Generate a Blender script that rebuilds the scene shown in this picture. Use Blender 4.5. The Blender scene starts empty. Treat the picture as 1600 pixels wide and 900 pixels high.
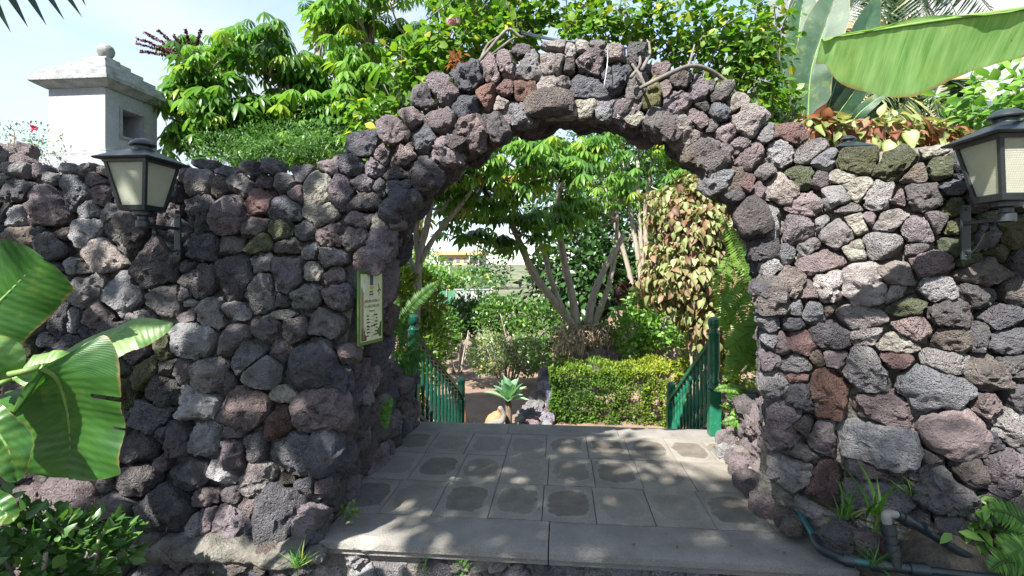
import bpy, math, random
import numpy as np
from mathutils import Vector, Matrix, noise

scene = bpy.context.scene
rad = math.radians
# ---------------------------------------------------------------- camera
F = 800.0; HY = 418.0; CAMZ = 1.5
PSI = math.atan(75 / 800)
SN, CS = math.sin(PSI), math.cos(PSI)
cd = bpy.data.cameras.new("camera"); cam = bpy.data.objects.new("camera", cd)
scene.collection.objects.link(cam)
cd.sensor_width = 36; cd.lens = 18.0; cd.shift_y = -0.02
cd.clip_start = 0.05; cd.clip_end = 2000
cam.location = (0, 0, CAMZ); cam.rotation_euler = (rad(90), 0, PSI)
scene.camera = cam
# ---------------------------------------------------------------- sky
SUN = Vector((-0.34, -0.60, 0.725)).normalized()
w = bpy.data.worlds.new("World"); scene.world = w; w.use_nodes = True
nt = w.node_tree; nt.nodes.clear()
def N(nt, t, **k):
    n = nt.nodes.new(t)
    for a, b in k.items():
        if a.startswith("i_"):
            n.inputs[a[2:].replace("_", " ")].default_value = b
        else:
            setattr(n, a, b)
    return n
sky = N(nt, "ShaderNodeTexSky", sky_type="NISHITA")
sky.sun_disc = False
sky.sun_elevation = math.asin(SUN.z)
sky.sun_rotation = math.atan2(SUN.x, SUN.y)
sky.air_density = 1.0; sky.dust_density = 0.5; sky.ozone_density = 2.0
tc = N(nt, "ShaderNodeTexCoord")
mp = N(nt, "ShaderNodeMapping"); mp.inputs["Scale"].default_value = (1.0, 1.0, 2.2); mp.inputs["Location"].default_value = (0.35, 0.1, 0.2)
nz = N(nt, "ShaderNodeTexNoise"); nz.inputs["Scale"].default_value = 1.7; nz.inputs["Detail"].default_value = 7; nz.inputs["Roughness"].default_value = 0.55
rp = N(nt, "ShaderNodeValToRGB"); rp.color_ramp.elements[0].position = 0.38; rp.color_ramp.elements[1].position = 0.60
rp.color_ramp.elements[0].color = (0.12, 0.12, 0.12, 1); rp.color_ramp.elements[1].color = (0.92, 0.92, 0.92, 1)
mx = N(nt, "ShaderNodeMix", data_type="RGBA"); mx.inputs["B"].default_value = (2.3, 2.55, 2.8, 1)
bg = N(nt, "ShaderNodeBackground"); bg.inputs["Strength"].default_value = 0.118
wo = N(nt, "ShaderNodeOutputWorld")
L = nt.links.new
L(tc.outputs["Generated"], mp.inputs["Vector"]); L(mp.outputs["Vector"], nz.inputs["Vector"])
L(nz.outputs["Fac"], rp.inputs["Fac"]); L(rp.outputs["Color"], mx.inputs["Factor"])
L(sky.outputs["Color"], mx.inputs["A"]); L(mx.outputs["Result"], bg.inputs["Color"]); L(bg.outputs["Background"], wo.inputs["Surface"])
# ---------------------------------------------------------------- sun
sd = bpy.data.lights.new("sun", "SUN"); sd.energy = 5.0; sd.angle = rad(0.6); sd.color = (1.0, 0.95, 0.87)
so = bpy.data.objects.new("sun", sd); scene.collection.objects.link(so)
so.rotation_euler = SUN.to_track_quat("Z", "Y").to_euler()
so.location = SUN * 30
# ---------------------------------------------------------------- exposure / render
vs = scene.view_settings
vs.view_transform = "Standard"; vs.look = "None"; vs.exposure = 1.8; vs.gamma = 1.0; vs.use_curve_mapping = False
cy = scene.cycles
cy.max_bounces = 8; cy.diffuse_bounces = 3; cy.transmission_bounces = 6; cy.transparent_max_bounces = 8; cy.glossy_bounces = 3
cy.use_denoising = True
cy.caustics_reflective = False; cy.caustics_refractive = False

# ---------------------------------------------------------------- helpers
rng = np.random.default_rng(11)
random.seed(7)
COL = scene.collection

def W(px, py, d):
    """point seen at photograph pixel (px,py) at camera depth d"""
    r = (px - 800) / F * d
    return Vector((r * CS - d * SN, r * SN + d * CS, CAMZ - (py - HY) / F * d))
def WY(px, py, Y):
    d = Y / ((px - 800) / F * SN + CS)
    return W(px, py, d)
def WZ(px, py, z):
    return W(px, py, (CAMZ - z) * F / (py - HY))

def root(name, label, cat, loc=(0, 0, 0), group=None):
    o = bpy.data.objects.new(name, None); COL.objects.link(o)
    o.location = loc; o.empty_display_size = 0.1
    o["label"] = label; o["category"] = cat
    if group: o["group"] = group
    return o
def structure(o):
    o["kind"] = "structure"; return o
def put(name, me, mat=None, parent=None, loc=(0, 0, 0), kind=None, color=None):
    o = bpy.data.objects.new(name, me); COL.objects.link(o)
    o.location = loc
    if mat is not None and len(me.materials) == 0: me.materials.append(mat)
    if parent is not None:
        o.parent = parent
        o.matrix_parent_inverse = Matrix.Translation(-wloc(parent))
    if kind: o["kind"] = kind
    if color is not None: o.color = (*color, 1)
    return o
def wloc(o):
    """world location of an unrotated object whose parents keep world coordinates"""
    return Vector(o.location)

def npmesh(name, V, Fc, tint=None, smooth=True, uv=None):
    me = bpy.data.meshes.new(name)
    V = np.ascontiguousarray(V, dtype=np.float32); Fc = np.ascontiguousarray(Fc, dtype=np.int32)
    n, k = Fc.shape
    me.vertices.add(len(V)); me.vertices.foreach_set("co", V.ravel())
    me.loops.add(n * k); me.loops.foreach_set("vertex_index", Fc.ravel())
    me.polygons.add(n); me.polygons.foreach_set("loop_start", np.arange(0, n * k, k, dtype=np.int32))
    me.polygons.foreach_set("use_smooth", np.full(n, smooth, dtype=bool))
    if tint is not None:
        a = me.attributes.new("tint", "FLOAT", "POINT"); a.data.foreach_set("value", np.asarray(tint, dtype=np.float32))
    if uv is not None:
        u = me.uv_layers.new(name="UVMap"); u.data.foreach_set("uv", np.asarray(uv, dtype=np.float32)[Fc.ravel()].ravel())
    me.update(calc_edges=True)
    return me

class MB:
    """collects faces of any size and builds ONE mesh"""
    def __init__(s): s.v = []; s.f = []
    def add(s, V, Fc):
        o = len(s.v); s.v += [tuple(v) for v in V]; s.f += [tuple(i + o for i in f) for f in Fc]; return s
    def box(s, c, h, M=None):
        cx, cy_, cz = c; a, b, d = h
        P = [Vector((x * a, y * b, z * d)) for x in (-1, 1) for y in (-1, 1) for z in (-1, 1)]
        if M is not None: P = [M @ p for p in P]
        P = [p + Vector(c) for p in P]
        return s.add(P, [(0, 1, 3, 2), (4, 6, 7, 5), (0, 4, 5, 1), (2, 3, 7, 6), (0, 2, 6, 4), (1, 5, 7, 3)])
    def frustum(s, z0, a0, z1, a1, c=(0, 0), cap=True):
        P = [(c[0] + x * a0, c[1] + y * a0, z0) for x, y in ((-1, -1), (1, -1), (1, 1), (-1, 1))] + \
            [(c[0] + x * a1, c[1] + y * a1, z1) for x, y in ((-1, -1), (1, -1), (1, 1), (-1, 1))]
        f = [(0, 1, 5, 4), (1, 2, 6, 5), (2, 3, 7, 6), (3, 0, 4, 7)]
        if cap: f += [(3, 2, 1, 0), (4, 5, 6, 7)]
        return s.add(P, f)
    def lathe(s, prof, c=(0, 0, 0), n=16):
        P = []; f = []
        for r, z in prof:
            for k in range(n):
                a = 2 * math.pi * k / n
                P.append((c[0] + r * math.cos(a), c[1] + r * math.sin(a), c[2] + z))
        for i in range(len(prof) - 1):
            for k in range(n):
                k2 = (k + 1) % n
                f.append((i * n + k, i * n + k2, (i + 1) * n + k2, (i + 1) * n + k))
        f.append(tuple(range(n - 1, -1, -1))); f.append(tuple((len(prof) - 1) * n + k for k in range(n)))
        return s.add(P, f)
    def tube(s, pts, r, n=8):
        V, Fc = tube(pts, r, n); return s.add(V.tolist(), Fc.tolist())
    def xf(s, M):
        s.v = [tuple(M @ Vector(v)) for v in s.v]; return s
    def mesh(s, name, smooth=False, angle=None):
        me = bpy.data.meshes.new(name); me.from_pydata(s.v, [], s.f); me.update()
        if smooth or angle:
            me.polygons.foreach_set("use_smooth", np.full(len(me.polygons), True))
            if angle: me.set_sharp_from_angle(angle=rad(angle))
        return me
    def build(s, name, mat, parent=None, smooth=False, angle=None, bevel=0, **k):
        o = put(name, s.mesh(name, smooth, angle), mat, parent, **k)
        if bevel:
            b = o.modifiers.new("bevel", "BEVEL"); b.width = bevel; b.segments = 2; b.limit_method = "ANGLE"; b.angle_limit = rad(35)
        return o

def smooth_path(pts, n):
    P = np.array([tuple(p) for p in pts], dtype=float)
    if len(P) < 3:
        t = np.linspace(0, 1, n)[:, None]; return P[0] * (1 - t) + P[-1] * t
    Q = np.vstack([2 * P[0] - P[1], P, 2 * P[-1] - P[-2]])
    out = []
    m = len(P) - 1
    for u in np.linspace(0, m, n):
        i = min(int(u), m - 1); t = u - i
        p0, p1, p2, p3 = Q[i], Q[i + 1], Q[i + 2], Q[i + 3]
        out.append(0.5 * (2 * p1 + (p2 - p0) * t + (2 * p0 - 5 * p1 + 4 * p2 - p3) * t * t + (3 * p1 - p0 - 3 * p2 + p3) * t ** 3))
    return np.array(out)
def tube(pts, r, n=8, wob=0):
    P = np.array([tuple(p) for p in pts], dtype=float); m = len(P)
    r = np.broadcast_to(np.asarray(r, dtype=float), (m,)) if np.ndim(r) == 0 else np.interp(np.linspace(0, 1, m), np.linspace(0, 1, len(r)), r)
    T = np.gradient(P, axis=0); T /= np.linalg.norm(T, axis=1)[:, None] + 1e-9
    ref = np.array([0, 0, 1.0]) if abs(T[0, 2]) < 0.9 else np.array([1.0, 0, 0])
    V = []
    u = np.cross(T[0], ref); u /= np.linalg.norm(u)
    for i in range(m):
        u = u - T[i] * np.dot(u, T[i]); u /= np.linalg.norm(u) + 1e-9
        b = np.cross(T[i], u)
        for k in range(n):
            a = 2 * math.pi * k / n
            rr = r[i] * (1 + (wob * noise.noise(Vector(P[i]) * 9 + Vector((k * 3.1, 0, 0))) if wob else 0))
            V.append(P[i] + (u * math.cos(a) + b * math.sin(a)) * rr)
    Fc = []
    for i in range(m - 1):
        for k in range(n):
            k2 = (k + 1) % n
            Fc.append((i * n + k, i * n + k2, (i + 1) * n + k2, (i + 1) * n + k))
    V += [P[0], P[-1]]
    a, b = m * n, m * n + 1
    for k in range(n):
        k2 = (k + 1) % n
        Fc.append((a, k2, k, a)); Fc.append((b, (m - 1) * n + k, (m - 1) * n + k2, b))
    return np.array(V), [f if f[0] != f[3] else f[:3] for f in map(tuple, Fc)] if False else np.array([f if f[0] != f[3] else (f[0], f[1], f[2], f[2]) for f in Fc])
def tubes_mesh(name, paths):
    mb = MB()
    for pts, r, n in paths:
        V, Fc = tube(pts, r, n, 0.25)
        mb.add(V.tolist(), [tuple(dict.fromkeys(f)) for f in Fc.tolist()])
    return mb.mesh(name, smooth=True)

# ---------------------------------------------------------------- materials
def newmat(name):
    m = bpy.data.materials.new(name); m.use_nodes = True
    nt = m.node_tree; nt.nodes.clear()
    out = N(nt, "ShaderNodeOutputMaterial"); b = N(nt, "ShaderNodeBsdfPrincipled")
    nt.links.new(b.outputs["BSDF"], out.inputs["Surface"])
    return m, nt, b, out
def mixcol(nt, fac, a, b, blend="MIX"):
    n = N(nt, "ShaderNodeMix", data_type="RGBA", blend_type=blend)
    for s, v in (("Factor", fac), ("A", a), ("B", b)):
        if hasattr(v, "is_linked"): nt.links.new(v, n.inputs[s])
        elif s == "Factor": n.inputs[s].default_value = v
        else: n.inputs[s].default_value = (*v, 1) if len(v) == 3 else v
    return n.outputs["Result"]
def ramp(nt, fac, *stops):
    n = N(nt, "ShaderNodeValToRGB"); e = n.color_ramp.elements
    while len(e) < len(stops): e.new(0.5)
    for el, (p, c) in zip(e, stops):
        el.position = p; el.color = (*c, 1) if not np.isscalar(c) else (c, c, c, 1)
    nt.links.new(fac, n.inputs["Fac"]); return n.outputs["Color"]
def noisetex(nt, vec, scale, detail=4, rough=0.55):
    n = N(nt, "ShaderNodeTexNoise"); n.inputs["Scale"].default_value = scale; n.inputs["Detail"].default_value = detail; n.inputs["Roughness"].default_value = rough
    nt.links.new(vec, n.inputs["Vector"]); return n.outputs["Fac"]
def voro(nt, vec, scale, feature="F1"):
    n = N(nt, "ShaderNodeTexVoronoi", feature=feature); n.inputs["Scale"].default_value = scale
    nt.links.new(vec, n.inputs["Vector"]); return n.outputs["Distance"]
def math_(nt, op, a, b=0.5):
    n = N(nt, "ShaderNodeMath", operation=op)
    for i, v in enumerate((a, b)):
        if hasattr(v, "is_linked"): nt.links.new(v, n.inputs[i])
        else: n.inputs[i].default_value = v
    return n.outputs[0]
def bump(nt, b, h, strength=0.5, dist=0.02):
    n = N(nt, "ShaderNodeBump"); n.inputs["Strength"].default_value = strength; n.inputs["Distance"].default_value = dist
    nt.links.new(h, n.inputs["Height"]); nt.links.new(n.outputs["Normal"], b.inputs["Normal"]); return n
def objvec(nt, rnd=True):
    t = N(nt, "ShaderNodeTexCoord")
    if not rnd: return t.outputs["Object"]
    oi = N(nt, "ShaderNodeObjectInfo"); sc = math_(nt, "MULTIPLY", oi.outputs["Random"], 57.0)
    ad = N(nt, "ShaderNodeVectorMath", operation="ADD")
    nt.links.new(t.outputs["Object"], ad.inputs[0]); nt.links.new(sc, ad.inputs[1]); return ad.outputs[0]

def rock_mat():
    m, nt, b, o = newmat("lava_rock")
    v = objvec(nt); oi = N(nt, "ShaderNodeObjectInfo")
    n1 = noisetex(nt, v, 7, 5, 0.65); n2 = noisetex(nt, v, 42, 6, 0.75); n3 = noisetex(nt, v, 3.2, 3, 0.5); n4 = noisetex(nt, v, 110, 3, 0.7)
    vo = voro(nt, v, 85); vo2 = voro(nt, v, 34)
    k = ramp(nt, n1, (0.3, 0.66), (0.68, 1.36))
    c = mixcol(nt, 1.0, oi.outputs["Color"], k, "MULTIPLY")
    c = mixcol(nt, ramp(nt, n3, (0.58, 0.0), (0.75, 0.35)), c, (0.15, 0.085, 0.075))      # iron-red patches
    c = mixcol(nt, ramp(nt, n2, (0.58, 0.0), (0.74, 0.6)), c, (0.33, 0.32, 0.31))         # pale lichen and dust
    c = mixcol(nt, ramp(nt, n2, (0.27, 0.7), (0.45, 0.0)), c, (0.022, 0.022, 0.026))  # shade inside the pits, put into the colour
    c = mixcol(nt, ramp(nt, n4, (0.28, 0.55), (0.44, 0.0)), c, (0.02, 0.02, 0.022))  # shading of the finest pores, also painted as colour
    n7 = noisetex(nt, v, 5.5, 6, 0.7)
    c = mixcol(nt, ramp(nt, n7, (0.58, 0.0), (0.66, 0.42)), c, (0.27, 0.265, 0.235))      # lichen crust
    nt.links.new(c, b.inputs["Base Color"])
    b.inputs["Roughness"].default_value = 0.9; b.inputs["Specular IOR Level"].default_value = 0.3
    pits = ramp(nt, vo, (0.15, 0.0), (0.42, 1.0)); pits2 = ramp(nt, vo2, (0.08, 0.0), (0.30, 1.0))
    # every stone has its own texture: some dense and smooth, some frothy
    rA = oi.outputs["Random"]; rB = math_(nt, "FRACT", math_(nt, "MULTIPLY", rA, 7.31)); rC = math_(nt, "FRACT", math_(nt, "MULTIPLY", rA, 19.7))
    h = math_(nt, "ADD", math_(nt, "MULTIPLY", pits, math_(nt, "MULTIPLY", rB, 0.75)), math_(nt, "MULTIPLY", n2, math_(nt, "ADD", 0.7, math_(nt, "MULTIPLY", rC, 1.5))))
    h = math_(nt, "ADD", h, math_(nt, "MULTIPLY", pits2, math_(nt, "MULTIPLY", rC, 1.0)))
    h = math_(nt, "ADD", h, math_(nt, "MULTIPLY", n4, math_(nt, "ADD", 0.1, math_(nt, "MULTIPLY", rB, 0.7))))
    h = math_(nt, "ADD", h, math_(nt, "MULTIPLY", n1, 1.4))
    bump(nt, b, h, 1.0, 0.042)
    return m
def simple_rough(name, col, col2, scale=8, bumpd=0.006, rough=0.9, fine=60, rnd=False, spec=0.3):
    m, nt, b, o = newmat(name)
    v = objvec(nt, rnd)
    n1 = noisetex(nt, v, scale, 6, 0.6); n2 = noisetex(nt, v, fine, 4, 0.6)
    c = mixcol(nt, ramp(nt, n1, (0.32, 0.0), (0.68, 1.0)), col, col2)
    c = mixcol(nt, 0.35, c, ramp(nt, n2, (0.3, 0.35), (0.7, 1.0)), "MULTIPLY")
    nt.links.new(c, b.inputs["Base Color"]); b.inputs["Roughness"].default_value = rough; b.inputs["Specular IOR Level"].default_value = spec
    bump(nt, b, math_(nt, "ADD", n1, n2), 0.7, bumpd)
    return m
def paint_mat(name, col, rough=0.35, wear=None, metallic=0.0, scale=14):
    m, nt, b, o = newmat(name)
    v = objvec(nt)
    n1 = noisetex(nt, v, scale, 5, 0.65)
    c = mixcol(nt, ramp(nt, n1, (0.35, 0.0), (0.7, 1.0)), [x * 0.8 for x in col], [min(1, x * 1.2) for x in col])
    if wear is not None:
        n2 = noisetex(nt, v, scale * 2.3, 6, 0.7)
        c = mixcol(nt, ramp(nt, n2, (0.62, 0.0), (0.68, 0.8)), c, wear)
    nt.links.new(c, b.inputs["Base Color"]); b.inputs["Roughness"].default_value = rough; b.inputs["Metallic"].default_value = metallic
    bump(nt, b, n1, 0.25, 0.003)
    return m
def leaf_mat(name, stops, trans=0.35, rough=0.42, spec=0.4, tcol=None):
    """stops: colours along the per-leaf tint"""
    m, nt, b, o = newmat(name)
    at = N(nt, "ShaderNodeAttribute", attribute_name="tint")
    c = ramp(nt, at.outputs["Fac"], *stops)
    nt.links.new(c, b.inputs["Base Color"]); b.inputs["Roughness"].default_value = rough; b.inputs["Specular IOR Level"].default_value = spec
    tr = N(nt, "ShaderNodeBsdfTranslucent"); ms = N(nt, "ShaderNodeMixShader"); ms.inputs[0].default_value = trans
    tcx = mixcol(nt, 1.0, c, tcol or (1.3, 1.4, 0.7), "MULTIPLY")
    nt.links.new(tcx, tr.inputs["Color"])
    nt.links.new(b.outputs["BSDF"], ms.inputs[1]); nt.links.new(tr.outputs["BSDF"], ms.inputs[2]); nt.links.new(ms.outputs[0], o.inputs["Surface"])
    return m
def bark_mat(name, a, b_):
    m, nt, b, o = newmat(name)
    t = N(nt, "ShaderNodeTexCoord"); mp = N(nt, "ShaderNodeMapping"); mp.inputs["Scale"].default_value = (14, 14, 5)
    nt.links.new(t.outputs["Object"], mp.inputs["Vector"])
    n1 = noisetex(nt, mp.outputs["Vector"], 1.5, 6, 0.65)
    nt.links.new(ramp(nt, n1, (0.3, a), (0.7, b_)), b.inputs["Base Color"]); b.inputs["Roughness"].default_value = 0.9
    bump(nt, b, n1, 0.6, 0.012); return m

M = {}
M["rock"] = rock_mat()
M["mortar"] = simple_rough("old_mortar", (0.10, 0.093, 0.08), (0.29, 0.275, 0.24), 16, 0.06, 0.97, 60)
M["patch"] = simple_rough("pale_mortar_patch", (0.15, 0.14, 0.12), (0.34, 0.325, 0.285), 14, 0.07, 0.97, 55)
M["core"] = simple_rough("joint_mortar", (0.11, 0.10, 0.09), (0.24, 0.225, 0.195), 12, 0.05, 0.97, 45)
M["soil"] = simple_rough("garden_soil", (0.17, 0.11, 0.08), (0.27, 0.19, 0.14), 2.2, 0.03, 0.95, 30)
M["dirt"] = simple_rough("dark_soil", (0.06, 0.05, 0.04), (0.12, 0.105, 0.085), 5, 0.03, 0.95, 40)
M["white"] = simple_rough("white_render", (0.26, 0.28, 0.295), (0.34, 0.36, 0.37), 3, 0.004, 0.8, 40)
M["white_old"] = simple_rough("weathered_white_render", (0.18, 0.195, 0.20), (0.36, 0.375, 0.375), 9, 0.012, 0.85, 50)
M["iron"] = paint_mat("black_iron", (0.016, 0.022, 0.024), 0.38)
M["green"] = paint_mat("green_gloss_paint", (0.012, 0.115, 0.065), 0.28, (0.16, 0.32, 0.22))
M["green_dark"] = paint_mat("dark_green_gloss_paint", (0.006, 0.05, 0.032), 0.25)
M["bark"] = bark_mat("pale_bark", (0.16, 0.135, 0.105), (0.34, 0.295, 0.235))
M["bark_dark"] = bark_mat("brown_bark", (0.07, 0.05, 0.035), (0.17, 0.13, 0.095))
M["bark_grey"] = bark_mat("grey_vine_bark", (0.05, 0.045, 0.04), (0.19, 0.17, 0.15))
M["ledge"] = simple_rough("rough_ledge_mortar", (0.085, 0.08, 0.07), (0.20, 0.19, 0.165), 11, 0.05, 0.95, 55)
G = (0.052, 0.115, 0.02)
M["lf_scheff"] = leaf_mat("umbrella_tree_leaf", [(0.0, (0.03, 0.09, 0.016)), (0.5, (0.078, 0.185, 0.03)), (0.93, (0.16, 0.31, 0.045)), (1.0, (0.32, 0.29, 0.025))], 0.45, 0.36, 0.5)
M["lf_vine"] = leaf_mat("vine_leaf", [(0.0, (0.03, 0.085, 0.012)), (0.55, (0.085, 0.19, 0.02)), (0.9, (0.17, 0.28, 0.03)), (1.0, (0.38, 0.34, 0.03))], 0.45, 0.45)
M["lf_fine"] = leaf_mat("feathery_leaf", [(0.0, (0.03, 0.09, 0.02)), (1.0, (0.10, 0.22, 0.05))], 0.35, 0.5)
M["lf_dark"] = leaf_mat("dark_leaf", [(0.0, (0.014, 0.045, 0.012)), (0.8, (0.04, 0.105, 0.022)), (1.0, (0.08, 0.17, 0.035))], 0.28, 0.35, 0.5)
M["lf_mid"] = leaf_mat("mid_green_leaf", [(0.0, (0.035, 0.09, 0.018)), (0.7, (0.08, 0.18, 0.03)), (1.0, (0.19, 0.30, 0.04))], 0.35, 0.35, 0.5)
M["lf_gray"] = leaf_mat("grey_green_leaf", [(0.0, (0.08, 0.15, 0.06)), (0.9, (0.19, 0.29, 0.13)), (1.0, (0.34, 0.26, 0.04))], 0.3, 0.45)
M["lf_yellow"] = leaf_mat("yellow_green_leaf", [(0.0, (0.045, 0.11, 0.015)), (0.45, (0.10, 0.19, 0.02)), (1.0, (0.30, 0.31, 0.025))], 0.4, 0.45)
M["lf_dry"] = leaf_mat("dry_leaf", [(0.0, (0.20, 0.15, 0.10)), (1.0, (0.48, 0.39, 0.27))], 0.25, 0.7, 0.2, (1.1, 1, 0.8))
M["lf_copper"] = leaf_mat("copperleaf", [(0.0, (0.10, 0.055, 0.035)), (0.4, (0.26, 0.16, 0.10)), (0.58, (0.15, 0.17, 0.06)), (0.85, (0.20, 0.27, 0.10)), (1.0, (0.36, 0.40, 0.20))], 0.35, 0.5, 0.3, (1.3, 1.1, 0.7))
M["lf_copper_red"] = leaf_mat("red_copperleaf", [(0.0, (0.13, 0.045, 0.03)), (0.42, (0.34, 0.17, 0.12)), (0.52, (0.12, 0.18, 0.05)), (0.85, (0.22, 0.30, 0.10)), (1.0, (0.42, 0.44, 0.2))], 0.4, 0.45, 0.3, (1.3, 1.1, 0.7))
M["lf_fern"] = leaf_mat("fern_leaf", [(0.0, (0.03, 0.09, 0.015)), (0.6, (0.07, 0.19, 0.03)), (1.0, (0.17, 0.32, 0.05))], 0.42, 0.5)
M["lf_palm"] = leaf_mat("palm_leaf", [(0.0, (0.02, 0.045, 0.016)), (0.8, (0.055, 0.10, 0.035)), (1.0, (0.26, 0.24, 0.09))], 0.25, 0.4)
M["lf_agave"] = leaf_mat("agave_leaf", [(0.0, (0.10, 0.25, 0.13)), (1.0, (0.24, 0.42, 0.25))], 0.2, 0.5)
M["lf_grass"] = leaf_mat("grass_blade", [(0.0, (0.04, 0.12, 0.02)), (0.8, (0.10, 0.24, 0.03)), (1.0, (0.30, 0.28, 0.08))], 0.4, 0.45)
M["lf_light"] = leaf_mat("light_green_leaf", [(0.0, (0.06, 0.16, 0.03)), (1.0, (0.20, 0.36, 0.07))], 0.42, 0.4)
M["fl_red"] = leaf_mat("dark_red_bud", [(0.0, (0.05, 0.012, 0.02)), (1.0, (0.13, 0.03, 0.045))], 0.1, 0.6)
M["fl_pink"] = leaf_mat("pale_pink_petal", [(0.0, (0.72, 0.42, 0.48)), (1.0, (0.86, 0.72, 0.74))], 0.35, 0.5, 0.3, (1.1, 1, 1))
# ================================================================ masonry
CX, CZ, RI, RO = 0.10, 1.20, 1.235, 1.60        # arch centre, inner and outer radius
YB = 3.55                                        # back of wall
TOPZ = 2.10
def sm(a, b, x):
    t = min(max((x - a) / (b - a), 0), 1); return t * t * (3 - 2 * t)
def yfront(z, x=0.0):
    """front face of the masonry; right of the opening it starts further back and swings towards the viewer"""
    y = 2.72 + 0.125 * min(max(z, 0.0), 2.2)
    y += (float(np.interp(z, [0, 0.6, 1.4, 2.2], [3.12, 3.02, 2.90, 2.995])) - y) * sm(0.5, 1.0, x)
    return y + (2.60 - y) * sm(1.18, 1.95, x)
FX, FZ, FR = 0.03, 1.33, 1.05                    # inner circle at the front face; the opening widens to RI at the back
def xleft(z, f=0.0): return float(np.interp(z, [-0.4, 0, 0.9, 1.2, 1.33], [-1.36, -1.34, -1.21, -1.15, -1.06])) * (1 - f) + f * float(np.interp(z, [0, 1.2], [-1.36, CX - RI]))
def xright(z, f=0.0): return float(np.interp(z, [-0.4, 0, 0.3, 0.6, 1.0, 1.33], [1.42, 1.40, 1.28, 1.18, 1.12, FX + FR])) * (1 - f) + f * float(np.interp(z, [0, 1.2], [1.37, 1.30]))
def arcp(a, f): return ((FX + FR * math.cos(a)) * (1 - f) + f * (CX + RI * math.cos(a)), (FZ + FR * math.sin(a)) * (1 - f) + f * (CZ + RI * math.sin(a)))
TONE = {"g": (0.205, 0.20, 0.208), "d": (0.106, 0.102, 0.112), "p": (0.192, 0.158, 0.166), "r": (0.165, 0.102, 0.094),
        "t": (0.275, 0.245, 0.235), "b": (0.130, 0.114, 0.106), "l": (0.30, 0.292, 0.30), "y": (0.10, 0.108, 0.06), "m": (0.3, 0.29, 0.26)}
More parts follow.
